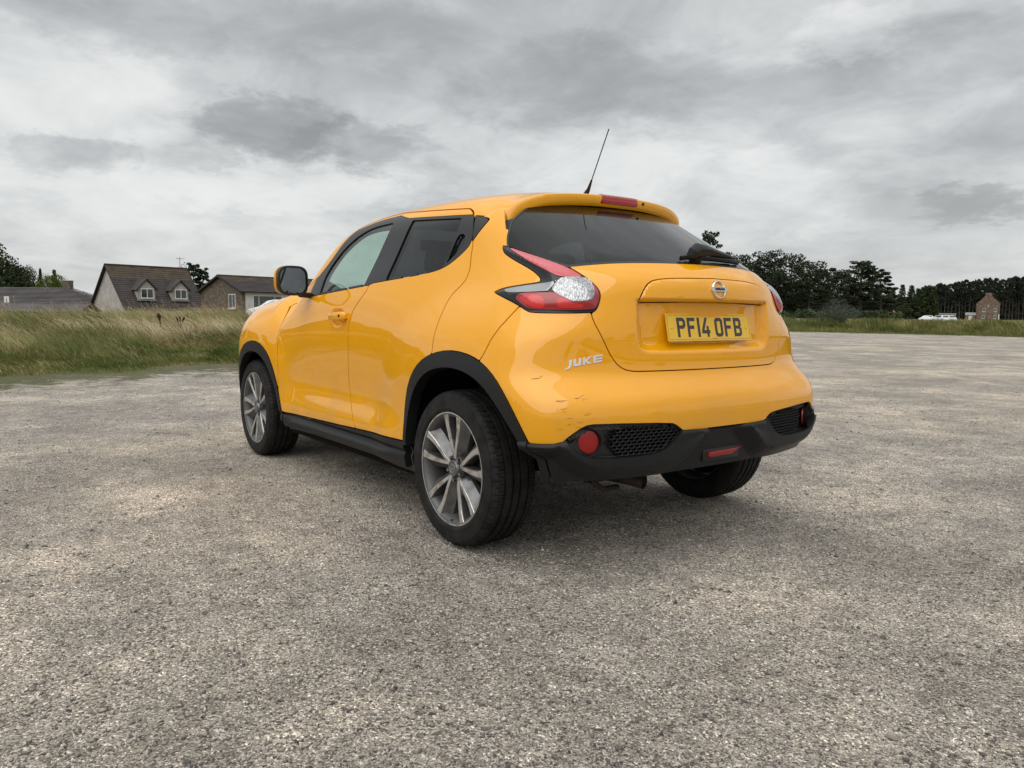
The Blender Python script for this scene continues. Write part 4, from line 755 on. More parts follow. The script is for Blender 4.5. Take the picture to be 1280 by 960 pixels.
LP_ = sh('light'); RC_ = sh('recess', 3); HP_ = sh('hpanel'); PK_ = sh('pocket'); TB_ = sh('tub'); HC_ = sh('handlecup')
yl = SHAPES['yellow_low']; bl = SHAPES['band_low']
BLK = smooth_poly([(1.13, .515)]*2 + yl[:-1] + [(2.3, .526)]*2 + [(2.3, .1)]*2 + [(1.13, .1)]*2, 1)
BND = smooth_poly([(1.13, .515)]*2 + yl[:-2] + [(1.915, .527)]*2 + bl[::-1] + [(1.22, .508)]*2, 1)
def relief(x, y, z):
    out = np.zeros_like(x); m = (x < .1) & (z < 1.3)
    if m.any():
        X, Y, Z = x[m], y[m], z[m]; s = 1.3*np.arctan2(.6 - X, Y)
        d = sdf(s, Z, RC_); o = .034*sstep(.004, -.040, d + .030*sstep(.99, 1.04, Z)*0)
        lip = 1.022 + .012*sstep(2.04, 1.64, s)*0
        hp = sdf(s, Z, HP_)
        o = np.where(Z > .94, .034*sstep(.002, -.030, sdf(s, np.minimum(Z, .93), RC_))*sstep(1.040, 1.026, Z), o)
        o = o - .008*sstep(.003, -.006, hp)
        o = o - .025*sstep(.003, -.050, sdf(s, Z, LP_))
        k = sdf(s, Z, BLK); bd = sdf(s, Z, BND)
        a = np.clip(-k, 0, .2); prog = np.where(bd < 0, a/np.maximum(a - bd, 1e-4), 1.)
        o = o - np.where(k < 0, .021*prog*sstep(.004, -.012, k), 0)
        under = (k < 0) & (bd > 0); o = o + np.where(under, .055*sstep(-.006, .060, bd), 0)
        out[m] = o
    m = (x > .9) & (x < 1.4) & (z > .85) & (z < 1.05) & (y > .5)
    if m.any(): out[m] += .016*sstep(.006, -.022, sdf(x[m], z[m], HC_))
    # step in the sill trim
    m = (x > .3) & (x < 2.1) & (z < .36) & (y > .5)
    if m.any(): out[m] -= .022*np.exp(-((z[m] - .312)/.016)**2)*sstep(.45, .65, x[m])*sstep(1.95, 1.75, x[m]) - .012*np.exp(-((z[m]-.345)/.012)**2)
    # crease over the rear wheel running into the light, and the hollow above the sill
    return out
RELIEF.append(relief)
O_, D_ = wrap_rays(); BV = solve(O_, D_); nu, nv = BV.shape[:2]
idx = np.arange(nu*nv).reshape(nu, nv); BV = BV.reshape(-1, 3)
a, b, c, d = idx[:-1, :-1].ravel(), idx[1:, :-1].ravel(), idx[1:, 1:].ravel(), idx[:-1, 1:].ravel()
BT = np.concatenate([np.stack([a, b, c], 1), np.stack([a, c, d], 1)])
e1 = BV[BT[:, 1]] - BV[BT[:, 0]]; e2 = BV[BT[:, 2]] - BV[BT[:, 0]]; BT = BT[np.linalg.norm(np.cross(e1, e2), axis=1) > 1e-9]
BN = grad(BV[:, 0], BV[:, 1], BV[:, 2]); BN = np.nan_to_num(BN)
fl = np.einsum('ij,ij->i', np.cross(BV[BT[:, 1]] - BV[BT[:, 0]], BV[BT[:, 2]] - BV[BT[:, 0]]), BN[BT[:, 0]])
BT[fl < 0] = BT[fl < 0][:, ::-1]
def cut(V, T, fn):                            # keep the part of a triangle sheet where fn < 0, cutting exactly along fn = 0
    v = fn(V); v = np.where(np.abs(v) < 1e-6, -1e-6, v); s = v < 0; cnt = s[T].sum(1); keep = T[cnt == 3]; mix = T[(cnt == 1) | (cnt == 2)]
    if len(mix) == 0: return compact(V, keep)
    E = np.concatenate([mix[:, [0, 1]], mix[:, [1, 2]], mix[:, [2, 0]]]); E = np.sort(E, 1); E = E[s[E[:, 0]] != s[E[:, 1]]]
    key = E[:, 0].astype(np.int64)*len(V) + E[:, 1]; uk, fi = np.unique(key, return_index=True); U = E[fi]
    A = np.where(s[U[:, 0]][:, None], V[U[:, 0]], V[U[:, 1]]); B = np.where(s[U[:, 0]][:, None], V[U[:, 1]], V[U[:, 0]])
    lo = np.zeros(len(U)); hi = np.ones(len(U))
    for _ in range(9):
        mm = (lo+hi)/2; i_ = fn(A + mm[:, None]*(B-A)) < 0; lo = np.where(i_, mm, lo); hi = np.where(i_, hi, mm)
    NV = A + ((lo+hi)/2)[:, None]*(B-A)
    def eid(p, q):
        k = np.minimum(p, q).astype(np.int64)*len(V) + np.maximum(p, q); return len(V) + np.searchsorted(uk, k)
    new = []
    for r in range(3):
        t = np.roll(mix, -r, 1); c1 = cnt[(cnt == 1) | (cnt == 2)]
        m1 = (c1 == 1) & s[t[:, 0]]; q = t[m1]; new.append(np.stack([q[:, 0], eid(q[:, 0], q[:, 1]), eid(q[:, 0], q[:, 2])], 1))
        m2 = (c1 == 2) & ~s[t[:, 0]]; q = t[m2]; e0 = eid(q[:, 0], q[:, 1]); e2_ = eid(q[:, 0], q[:, 2])
        new.append(np.stack([q[:, 1], q[:, 2], e2_], 1)); new.append(np.stack([q[:, 1], e2_, e0], 1))
    return compact(np.concatenate([V, NV]), np.concatenate([keep] + new))
def compact(V, T):
    u, i = np.unique(T.ravel(), return_inverse=True); return V[u], i.reshape(T.shape)
def panel(name, fn, mt, parent, side=1, off=0., flange=.014, gap=.0031, both_sides=False, fdir=None):
    V, T = cut(BV, BT, lambda P: fn(P) + gap)
    if len(T) == 0: print('EMPTY', name); return None
    N = grad(V[:, 0], V[:, 1], V[:, 2]); N = np.nan_to_num(N); top = np.abs(V[:, 1]) < 2e-4
    e = np.concatenate([T[:, [0, 1]], T[:, [1, 2]], T[:, [2, 0]]]); k = np.sort(e, 1); kk = k[:, 0].astype(np.int64)*len(V) + k[:, 1]
    _, inv_, c_ = np.unique(kk, return_inverse=True, return_counts=True); be = e[c_[inv_] == 1]; be = be[~(top[be[:, 0]] & top[be[:, 1]])]
    V = V + off*N
    if flange and len(be):
        dn = -N if fdir is None else np.tile(np.array(fdir, float), (len(V), 1))
        a, b = be[:, 0], be[:, 1]; ed = V[b] - V[a]; on = np.cross(ed, N[a]); on /= np.linalg.norm(on, axis=1)[:, None] + 1e-12
        n0 = len(V); m = len(be); r = .0012 if flange < .05 else .003          # tiny rounded lip, then the wall
        ring = [V[a], V[b], V[a] + dn[a]*r + on*0, V[b] + dn[b]*r]
        FV = np.concatenate([V[a], V[b], V[a] + dn[a]*flange, V[b] + dn[b]*flange]); FN = np.concatenate([on, on, on, on])
        i = np.arange(m); ft = np.concatenate([np.stack([n0+i, n0+2*m+i, n0+m+i], 1), np.stack([n0+m+i, n0+2*m+i, n0+3*m+i], 1)])
        V = np.concatenate([V, FV]); N = np.concatenate([N, FN]); T = np.concatenate([T, ft])
    if both_sides:
        mV = V*[1, -1, 1]; mN = N*[1, -1, 1]; T = np.concatenate([T, T[:, ::-1] + len(V)]); V = np.concatenate([V, mV]); N = np.concatenate([N, mN])
    elif side < 0: V = V*[1, -1, 1]; N = N*[1, -1, 1]; T = T[:, ::-1]
    return mesh_obj(name, V, T, mt, parent, normals=N)
def at_r(s, z, off=0.):                       # point on the rear half of the body from (wrap, height)
    s = np.atleast_1d(np.asarray(s, float)); z = np.atleast_1d(np.asarray(z, float)); t = s/1.3
    O = np.stack([np.full(s.shape, .6), np.zeros(s.shape), z], -1); D = np.stack([-np.sin(t), np.cos(t), np.zeros(s.shape)], -1)
    P = solve(O, D); 
    Y = P[:, 1]; N = grad(P[:, 0], np.abs(Y), P[:, 2]); N[:, 1] *= np.where(Y < 0, -1, 1); return P + off*N
def at_s(x, z, off=0.):
    x = np.atleast_1d(np.asarray(x, float)); z = np.atleast_1d(np.asarray(z, float)); O = np.stack([x, np.zeros(x.shape), z], -1); D = np.tile([0., 1., 0.], (len(x), 1))
    P = solve(O, D); return P + off*grad(P[:, 0], P[:, 1], P[:, 2])

f_ar = region(dom_s, smooth_poly(SHAPES['arch_out'][1:] + [(-.56, .44), (-.56, .1), (-.56, .1), (.385, .1), (.385, .1)], 1))
f_af = region(dom_s, smooth_poly(SHAPES['farch_out'] + [(1.985, .1), (1.985, .1), (3.1, .1), (3.1, .1), (2.90, .40)], 1))
def _w(P): return .028 + .040*sstep(.42, .72, P[..., 2])
f_arch = any_(f_ar, f_af); f_well = lambda P: f_arch(P) + _w(P)
f_sill = region(dom_s, [(2.15, .347), (1.985, .350), (1.43, .368), (.95, .382), (.38, .397), (.25, .399), (.25, .1), (2.15, .1)])
f_blk = both(region(dom_r, BLK), lambda P: P[..., 0] + .40)
f_fd = region(dom_s, sh('fdoor')); f_rd = region(dom_s, sh('rdoor')); up_ = lambda P: .3 - P[..., 1]
f_fd = both(f_fd, up_); f_rd = both(f_rd, up_)
f_fb = both(region(dom_s, sh('fblack')), up_); f_fg = both(region(dom_s, sh('fglass')), up_); f_rb = both(region(dom_s, sh('rblack')), up_)
_fb = f_fb; f_bq = both(region(dom_s, [(.80, 1.470), (.86, 1.1235), (.90, 1.119), (.865, 1.4755), (.84, 1.477)]), up_)
f_fb = both(any_(_fb, f_bq), f_fd); f_rb = both(any_(f_rb, both(region(dom_s, [(.878, 1.4775), (.915, 1.117), (.84, 1.131), (.745, 1.449)]), up_)), f_rd)
f_rg = both(region(dom_s, sh('rglass')), up_); f_rh = both(region(dom_s, sh('rhandle')), up_); f_qt = both(region(dom_s, sh('quarter_trim')), up_)
isrear = lambda P: P[..., 0] - .35
SHAPES['rear_glass'] = [((a, b-.022) if (a < 1.3 and b < 1.26 and b > 1.19) else (a - .02*(a < 1.12), b + .035) if b > 1.335 else (a, b)) for a, b in SHAPES['rear_glass']]
f_light = both(region(dom_r, LP_), isrear); f_glass = both(region(dom_r, sh('rear_glass')), isrear); f_hatch = both(region(dom_r, sh('hatch')), isrear)
f_hp = both(region(dom_r, HP_), isrear)
fs = SHAPES['fuelseam']
f_bump = both(region(dom_r, smooth_poly([(2.3, 1.0)]*2 + fs[:1]*2 + fs[1:] + [(.93, .60), (.93, .1), (.93, .1), (2.3, .1), (2.3, .1)], 1)), isrear)
f_ws = both(region(dom_t, smooth_poly([(1.47, -.3)]*2 + [(1.45, .25), (1.44, .46), (1.50, .545), (1.60, .585), (2.06, .70), (2.12, .66), (2.18, .35)] + [(2.19, -.3)]*2, 2)), lambda P: 1.10 - P[..., 2])
f_bon = both(region(dom_t, smooth_poly([(2.22, -.3)]*2 + [(2.21, .3), (2.15, .66), (2.6, .69), (3.0, .62), (3.22, .4)] + [(3.26, -.3)]*2, 2)), lambda P: .86 - P[..., 2])
f_spo = both(lambda P: P[..., 0] - .105, region(dom_r, [(1.062, 1.335), (1.109, 1.335), (1.168, 1.38), (1.27, 1.43), (2.3, 1.44), (2.3, 1.75), (.97, 1.75), (1.0, 1.50), (1.035, 1.41)]))
f_fen = region(dom_s, [(2.17, 1.085), (2.02, .904), (2.02, .829), (2.02, .703), (2.02, .678), (2.02, .488), (1.97, .355), (1.97, .2), (3.0, .2), (3.06, .5), (3.0, .8), (3.05, 1.3), (2.23, 1.3), (2.16, 1.15)])
zmin = lambda P: .20 - P[..., 2]
floor_cut = lambda v: (lambda P: v - P[..., 2])

car = empty('hatchback_car'); tag(car, 'bright yellow five-door hatchback parked on the gravel, seen from its rear left corner', 'car')
PN = M['paint']
panel('body_shell', both(*[inv(f) for f in (f_arch, f_sill, f_blk, f_fd, f_rd, f_light, f_glass, f_hatch, f_bump, f_ws, f_bon, f_spo, f_fen, f_qt)], lambda P: P[..., 0] - 3.0), PN, car, both_sides=True)
panel('front_bumper', both(lambda P: 3.0 - P[..., 0], inv(f_bon), inv(f_fen)), PN, car, both_sides=True)
panel('bonnet', both(f_bon, inv(f_fen)), PN, car, both_sides=True)
panel('windscreen', f_ws, M['glass'], car, both_sides=True, off=-.004, flange=0, gap=.001)
panel('rear_bumper', both(f_bump, inv(f_light), inv(f_hatch), inv(f_ar), inv(f_blk)), PN, car, both_sides=True, gap=.0015)
tailgate = panel('tailgate', both(f_hatch, inv(f_light), inv(f_glass), inv(f_hp)), PN, car, both_sides=True, gap=.003, flange=.02)
panel('handle_panel', f_hp, PN, tailgate, both_sides=True, gap=.0012, flange=.01)
panel('rear_window', both(f_glass, inv(f_light)), M['privacy'], tailgate, both_sides=True, off=-.003, gap=.004, flange=0)
panel('window_seal', both(grow(f_glass, .002), inv(f_light), lambda P: -(f_glass(P) + .008)), M['frame_black'], tailgate, both_sides=True, off=-.0015, gap=0, flange=.01)
lower = panel('lower_bumper_trim', both(f_blk, inv(f_ar), lambda P: .364 - P[..., 2], inv(region(dom_r, PK_))), M['plastic'], car, both_sides=True, off=.005, flange=.040, fdir=(.80, -.55, .0))

for sd in (1, -1):
    d1 = panel('front_door', both(f_fd, inv(f_fb), inv(f_arch), inv(f_sill), inv(f_rd)), PN, car, sd)
    panel('window_trim', both(f_fb, inv(f_fg)), M['frame_black'], d1, sd, off=.0005, gap=0)
    panel('door_glass', f_fg, M['glass'], d1, sd, off=-.006, gap=-.004, flange=0)
    d2 = panel('rear_door', both(f_rd, inv(f_rb), inv(f_arch), inv(f_sill), inv(f_fd)), PN, car, sd)
    panel('window_trim', both(f_rb, inv(f_rg), inv(f_rh)), M['frame_black'], d2, sd, off=.0005, gap=0)
    panel('door_glass', f_rg, M['privacy'], d2, sd, off=-.006, gap=-.004, flange=0)
    hr = panel('door_handle', grow(f_rh, .0), M['gloss_black'], d2, sd, off=-.014, gap=0, flange=0)
    panel('wing_panel', both(f_fen, inv(f_arch), inv(f_fd), inv(f_bon), inv(f_sill), lambda P: .30 - P[..., 2]), PN, car, sd)
    panel('quarter_trim', f_qt, M['frame_black'], car, sd, off=.0005)
    panel('sill_trim', both(f_sill, inv(f_arch), lambda P: .268 - P[..., 2]), M['plastic'], car, sd, off=.004, flange=.05)
    panel('wheel_arch_trim', both(f_ar, lambda P: -f_well(P), lambda P: .38 - P[..., 2]), M['plastic'], car, sd, off=.007, flange=.05, gap=.0008)
    panel('wheel_arch_trim', both(f_af, lambda P: -f_well(P), lambda P: .30 - P[..., 2]), M['plastic'], car, sd, off=.007, flange=.05, gap=.0008)
    lt = panel('tail_light', f_light, M['gloss_black'], car, sd, off=.001, flange=.02, gap=.0015)
    for nm, k_, m_, of in (('upper_red_lens', 'light_red_top', 'pink_lens', .0035), ('clear_lens', 'clear_main', 'clear_lens', .005), ('silver_strip', 'clear_strip', 'strip', .004), ('lower_red_lens', 'light_red_low', 'red_lens', .004), ('lamp_reflector', 'glow', 'red_glow', .0052), ('lamp_reflector', 'glow2', 'red_glow', .0052)):
        panel(nm, both(region(dom_r, sh(k_)), isrear), M[m_], lt, sd, off=of, flange=.006, gap=0)
    panel('bumper_pocket', grow(region(dom_r, PK_), .004), M['frame_black'], lower, sd, off=-.034, gap=0, flange=0)
# dark lining that closes the shell from inside
fn = both(lambda P: np.where(P[..., 0] < .1, .40, .24) - P[..., 2], inv(grow(f_glass, -.01)), inv(f_fg), inv(f_rg), inv(f_ws), inv(grow(f_arch, -.01)), lambda P: .22 - P[..., 2], inv(region(dom_r, PK_)))
V, T = cut(BV[:], BT, fn); N = np.nan_to_num(grad(V[:, 0], V[:, 1], V[:, 2])); V = V - .03*N
V2 = V*[1, -1, 1]; mesh_obj('inner_lining', np.concatenate([V, V2]), np.concatenate([T, T[:, ::-1] + len(V)]), M['lining'], car, smooth=True)

# ================================================================ spoiler
def xb(y): return -.10 + .13*(abs(y)/.58)**2.5
st_T = [(0, 1.519), (.12, 1.5185), (.22, 1.516), (.32, 1.511), (.40, 1.502), (.46, 1.488), (.505, 1.468), (.535, 1.44), (.550, 1.405), (.556, 1.37), (.558, 1.345)]
st_B = [(0, 1.467), (.12, 1.4665), (.22, 1.463), (.32, 1.4565), (.385, 1.448), (.435, 1.434), (.472, 1.414), (.502, 1.39), (.523, 1.368), (.536, 1.350), (.545, 1.337)]
def snap(x, y, z, off):
    P = np.array([[x, y, z]], float)
    for _ in range(12):
        g = grad(P[:, 0], P[:, 1], P[:, 2]); P = P - g*F(P[:, 0], P[:, 1], P[:, 2])[:, None]*.8
    return (P + off*g)[0]
def interp(st, n):
    st = np.array(st); t = np.linspace(0, len(st)-1, n); k = np.arange(len(st)); return np.stack([pchip(k, st[:, 0], t), pchip(k, st[:, 1], t)], 1)
T_, B_ = interp(st_T, 46), interp(st_B, 46); rows = []
for (yt, zt), (yb, zb) in zip(T_, B_):
    xt = xb(yt) + .015*sstep(.50, .56, yt); xbb = xb(yb) + .012
    p1 = np.array([xt, yt, zt]); p3 = np.array([xbb, yb, zb]); p0 = snap(.115, yt*1.02+.004, zt+.02, .0035); pa = snap(.10, yt*1.02+.004, zt+.02, .0045)
    mid = p1*.6 + p0*.4; q = snap(mid[0], mid[1], mid[2]+.01, .004); mid2 = mid*.55 + q*.45
    dT = (p1 - mid2); dT /= np.linalg.norm(dT)
    rear = p3 - p1; L = np.linalg.norm(rear); rear /= L; bul = np.array([-.006, 0, 0])
    under = np.array([.09, -yb*.03, .020]); un = under/np.linalg.norm(under)
    rows.append([p0 - np.array([0, 0, .012])*(1-.0), p0, pa, mid2, p1 - dT*.012, p1 - dT*.004 + rear*.0015, p1 + rear*.006 + bul*.3, p1 + rear*L*.35 + bul, p1 + rear*L*.7 + bul*.9, p3 - rear*.006 + bul*.3, p3 + un*.003, p3 + un*.012, p3 + under*.5, p3 + under])
A_ = np.array(rows); ns, nr = A_.shape[:2]; full = np.concatenate([A_[::-1]*[1, -1, 1], A_[1:]]); nn = len(full)
V = full.reshape(-1, 3); F_ = [(i*nr+j, i*nr+j+1, (i+1)*nr+j+1, (i+1)*nr+j) for i in range(nn-1) for j in range(nr-1)]
spo = MB(); spo.v = [tuple(p) for p in V]; spo.f = F_; spoiler = spo.build('spoiler', PN, car, smooth=True)
# brake light set into the spoiler face
def spo_pt(y, t, off):                        # t 0 top .. 1 bottom of the rear face
    i = np.interp(abs(y), T_[:, 0], np.arange(46)); a = A_[int(i), 5]*(1-i % 1) + A_[min(int(i)+1, 45), 5]*(i % 1); b = A_[int(i), 9]*(1-i % 1) + A_[min(int(i)+1, 45), 9]*(i % 1)
    c = A_[int(i), 7]; p = a*(1-t) + b*t; p = p.copy(); p[0] -= .006*4*t*(1-t)*.9 + off; p[1] = y; return p
bl_ = MB(); ys = np.linspace(-.125, .125, 21); ts = [-.10, .03, .3, .6, .80, .86]
g_ = [[spo_pt(y, t if 2 <= k <= 19 else t*.9+.03, (-.002 if j in (0, 5) or k in (0, 20) else .0035)) for j, t in enumerate(ts)] for k, y in enumerate(ys)]
bl_.add([p for r in g_ for p in r], [(i*6+j, i*6+j+1, (i+1)*6+j+1, (i+1)*6+j) for i in range(20) for j in range(5)]); bl_.build('brake_light', M['red_dark'], spoiler, smooth=True)
b2 = MB(); p_ = [spo_pt(y, 1.0, .0) for y in (-.10, .115)]; b2.add([p_[0]+[.004, 0, -.003], p_[1]+[.004, 0, -.003], p_[1]+[.03, 0, .001], p_[0]+[.03, 0, .001]], [(0, 1, 2, 3)]); b2.build('brake_light_lens', M['red_dark'], spoiler, fix=False)
q = spo_pt(-.152, .38, .002); MB().tube([q+[.006, 0, 0], q, q-[.006, 0, 0]], [.008, .008, .005], 12).build('washer_jet', M['gloss_black'], spoiler, smooth=True)
# aerial
a0 = snap(.134, 0, 1.55, 0); tip = np.array([-.015, 0, 1.838]); an = empty('aerial', parent=car); dr = tip - a0
MB().tube([a0 - [0, 0, .004], a0 + [0, 0, .012], a0 + dr*.10, a0 + dr*.24], [.022, .013, .0085, .0045], 12).build('aerial_base', M['plastic'], an, smooth=True)
pts = []; rr = []
for i in range(61): t = .22 + .78*i/60; pts.append(a0 + dr*t); rr.append(.0028 if i % 2 else .0022)
MB().tube(pts + [tip + dr*.004], rr + [.0035], 8).build('aerial_rod', M['plastic'], an, smooth=True)

# ================================================================ wheels
def wheel(cx, cy, side):
    w = empty('wheel', (cx, cy, .33), parent=car)
    W = .1125
    prof = [(-.095, .225), (-.105, .235), (-.113, .262), (-.112, .29), (-.103, .312), (-.088, .3255), (-.064, .3285), (-.062, .318), (-.054, .318), (-.052, .3292), (-.024, .3298), (-.022, .318), (-.013, .318), (-.011, .330),
            (.011, .330), (.013, .318), (.022, .318), (.024, .3298), (.050, .3292), (.052, .318), (.061, .318), (.063, .3285), (.088, .3255), (.097, .319), (.1045, .310), (.1065, .306), (.1085, .3065), (.112, .290), (.1135, .272), (.1125, .262), (.1138, .259), (.1128, .250), (.108, .243), (.1055, .2395), (.100, .236), (.095, .225)]
    V, Fq = revolve(prof, 360); m = len(prof); R = V.reshape(360, m, 3); k = np.arange(360)
    for j, (ax, r) in enumerate(prof):       # cross grooves in shoulder and ribs
        if r > .324:
            ph = (k + int(abs(ax)*60)) % 5; dz = np.where(ph < 1, .0065 if abs(ax) > .055 else .003, 0)
            R[:, j, 0] *= 1 - dz/r; R[:, j, 2] *= 1 - dz/r
        elif .309 < r < .3195 and ax > 0:
            dz = np.where(k % 10 < 2, .003, 0); R[:, j, 0] *= 1 - dz/r; R[:, j, 2] *= 1 - dz/r
    o = mesh_obj('tyre', R.reshape(-1, 3), Fq[:, ::-1], M['rubber'], w, smooth=True); sharp(o, 35)
    rp = [(-.09, .226), (-.085, .212), (-.03, .205), (.05, .208), (.085, .216), (.098, .2235), (.1035, .2345), (.1055, .2395), (.1035, .2405), (.098, .236)]
    V, Fq = revolve(rp, 120); mesh_obj('rim', V, Fq[:, ::-1], M['alloy_barrel'], w, smooth=True)
    V, Fq = revolve([(.1056, .2395), (.1062, .2370), (.1050, .2335)], 120); mesh_obj('rim_edge', V, Fq[:, ::-1], M['alloy_face'], w, smooth=True)
    spk = MB(); face = MB(); n = 14
    for p in range(5):
        a0 = R_(92 + 72*p)
        for s in (-1, 1):
            t = np.linspace(0, 1, n); r = .040 + t*.190
            off = R_(1)*np.interp(t, [0, .2, .45, .7, 1], [7, 12.0, 14.6, 15.2, 14.0])*s; ang = a0 + off
            hw = np.interp(t, [0, .15, .5, .85, 1], [.016, .0165, .019, .024, .032]); wx = np.interp(t, [0, .2, .6, 1], [.080, .088, .094, .102])
            c = np.stack([r*np.cos(ang), r*np.sin(ang)], 1); tg = np.gradient(c, axis=0); tg /= np.linalg.norm(tg, axis=1)[:, None]; nrm = np.stack([-tg[:, 1], tg[:, 0]], 1)*s   # nrm points away from the petal centre
            # cross-section: machined face narrow on the outer side, grey flank sloping into the petal
            prof_ = [(-.95, -.045), (-.85, -.003), (-.70, .0), (.20, .0), (.32, -.003), (1.0, -.020), (1.75, -.034), (1.8, -.055)]
            base = len(spk.v); pl = len(prof_)
            vs = [(c[i, 0] + nrm[i, 0]*hw[i]*u, wx[i] + d_, c[i, 1] + nrm[i, 1]*hw[i]*u) for i in range(n) for u, d_ in prof_]
            fs_ = [(i*pl+j, i*pl+j+1, (i+1)*pl+j+1, (i+1)*pl+j) for i in range(n-1) for j in range(pl-1)]; spk.add(vs, fs_)
            ff = [(c[i, 0] + nrm[i, 0]*hw[i]*u, wx[i] + .0012 + dd, c[i, 1] + nrm[i, 1]*hw[i]*u) for i in range(n) for u, dd in ((-.74, -.002), (-.70, 0), (.22 - .1*(1-t[i]), 0), (.28 - .1*(1-t[i]), -.002))]
            face.add(ff, [(i*4+j, i*4+j+1, (i+1)*4+j+1, (i+1)*4+j) for i in range(n-1) for j in range(3)])
    o1 = spk.build('spokes', M['alloy'], w, smooth=True); o2 = face.build('spoke_faces', M['alloy_face'], w, smooth=True)
    # deep wall behind spokes, brake disc, hub
    V, Fq = revolve([(.02, .02), (.02, .145), (.012, .148), (.005, .145)], 60); mesh_obj('brake_disc', V, Fq[:, ::-1], M['iron'], w, smooth=False)
    V, Fq = revolve([(.0, .205), (-.004, .01)], 40); mesh_obj('wheel_back', V, Fq[:, ::-1], M['shell'], w)
    V, Fq = revolve([(.03, .062), (.074, .060), (.080, .056), (.082, .036)], 40); mesh_obj('hub', V, Fq[:, ::-1], M['alloy_dark'], w, smooth=True)
    V, Fq = revolve([(.070, .036), (.094, .0345), (.0965, .031), (.0955, .028), (.0955, .0)], 40); mesh_obj('hub_cap', V, Fq[:, ::-1], M['alloy'], w, smooth=True)
    V, Fq = revolve([(.0958, .0215), (.0972, .0195), (.0972, .0165), (.0958, .0145)], 32); em = mesh_obj('hub_emblem', V, Fq[:, ::-1], M['chrome_dark'], w, smooth=True)
    MB().box((-.0235, .0958, -.0035), (.0235, .0975, .0035)).build('hub_emblem_bar', M['chrome_dark'], w)
    for k_ in range(5):
        a = R_(56 + 72*k_); c = (.049*math.cos(a), .049*math.sin(a))
        MB().tube([(c[0], .07, c[1]), (c[0], .091, c[1])], [.0085, .0075], 6).build('wheel_nut', M['chrome_dark'], w)
    MB().tube([(.0, .085, -.222), (.0, .103, -.219)], [.003, .003], 8).build('valve', M['rubber'], w)
    if side < 0: w.rotation_euler = (0, 0, math.pi)
    return w
wh = wheel(0, .7495, 1)
for (x, y, rz) in ((2.53, .7495, 0), (0, -.7495, math.pi), (2.53, -.7495, math.pi)):
    c = copy_tree(wh, car); c.location = (x, y, .33); c.rotation_euler = (0, R_(23) if x > 1 else 0, rz)
# wheel wells
for sd in (1, -1):
    for x0, poly in ((0, SHAPES['arch_out']), (2.53, SHAPES['farch_out'])):
        pl = [(a, b) for a, b in poly]; pl = [pl[0] if x0 == 0 else pl[0]] + pl[1:]
        pts = [(x0 + (a-x0)*.96, .33 + (b-.33)*.94) for a, b in pl]; mb = MB(); n = len(pts)
        vv = [(a, sd*.84, b) for a, b in pts] + [(a, sd*.52, b) for a, b in pts] + [(x0, sd*.52, .33)]
        mb.add(vv, [(i, i+1, n+i+1, n+i) for i in range(n-1)] + [(n+i, n+i+1, 2*n) for i in range(n-1)]); mb.build('wheel_well', M['shell'], car)
# underside, rear beam, exhaust
MB().box((-.50, -.62, .345), (3.1, .62, .375)).build('underbody', M['shell'], car); MB().box((.40, -.79, .225), (2.0, .79, .37)).build('floor_pan', M['shell'], car)
MB().tube([(0.05, -.6, .30), (0.05, .6, .30)], .045, 10).build('rear_axle', M['iron'], car, smooth=True)
ex = empty('exhaust', parent=car)
MB().tube([(-.36, -.12, .35), (-.36, -.10, .35), (-.36, .42, .35), (-.36, .46, .35)], [.05, .085, .085, .05], 16, squash=.8).build('silencer', M['exhaust'], ex, smooth=True)
MB().tube([(-.38, .38, .325), (-.48, .36, .322), (-.54, .33, .318), (-.59, .31, .312)], [.024, .024, .026, .028], 14, cap=False).build('tail_pipe', M['exhaust'], ex, smooth=True)
MB().tube([(-.50, .52, .33), (-.50, .45, .285), (-.50, .37, .285)], [.012, .012, .012], 8).build('hanger', M['exhaust'], ex, smooth=True)

# ================================================================ lettering, plate, badges
def curve_mesh(name, splines, depth, fn, mt, parent, res=1):
    cu = bpy.data.curves.new(name, 'CURVE'); cu.dimensions = '2D'; cu.fill_mode = 'BOTH'; cu.extrude = depth
    for sp in splines:
        s = cu.splines.new('POLY'); s.points.add(len(sp)-1); s.use_cyclic_u = True
        for i, p in enumerate(sp): s.points[i].co = (p[0], p[1], 0, 1)
    return conv(cu, name, fn, mt, parent)
def conv(cu, name, fn, mt, parent, sub=0):
    t = bpy.data.objects.new('tmp', cu); COL.objects.link(t); dg = bpy.context.evaluated_depsgraph_get(); me = bpy.data.meshes.new_from_object(t.evaluated_get(dg)); bpy.data.objects.remove(t)
    if sub:
        bm = bmesh.new(); bm.from_mesh(me); bmesh.ops.subdivide_edges(bm, edges=bm.edges, cuts=sub); bm.to_mesh(me); bm.free()
    co = np.zeros(len(me.vertices)*3); me.vertices.foreach_get('co', co); co = fn(co.reshape(-1, 3)); me.vertices.foreach_set('co', np.asarray(co, float).ravel()); me.name = name; me.materials.clear(); me.materials.append(mt); me.update()
    o = bpy.data.objects.new(name, me); COL.objects.link(o); o.parent = parent; return o
def text_curve(body, size, ext, shear=0., off=0., space=1., bev=0.):
    cu = bpy.data.curves.new('lettering', 'FONT'); cu.body = body; cu.size = size; cu.extrude = ext; cu.shear = shear; cu.offset = off; cu.space_character = space; cu.align_x = 'CENTER'; cu.align_y = 'CENTER'; cu.bevel_depth = bev; cu.resolution_u = 4; return cu
PT = .21; pc = np.array([-.6395, 0, .930])
def plate_fn(co): return pc + np.stack([co[:, 1]*math.sin(PT) - co[:, 2]*math.cos(PT), -co[:, 0], co[:, 1]*math.cos(PT) + co[:, 2]*math.sin(PT)], 1)
plate = empty('number_plate', parent=car)
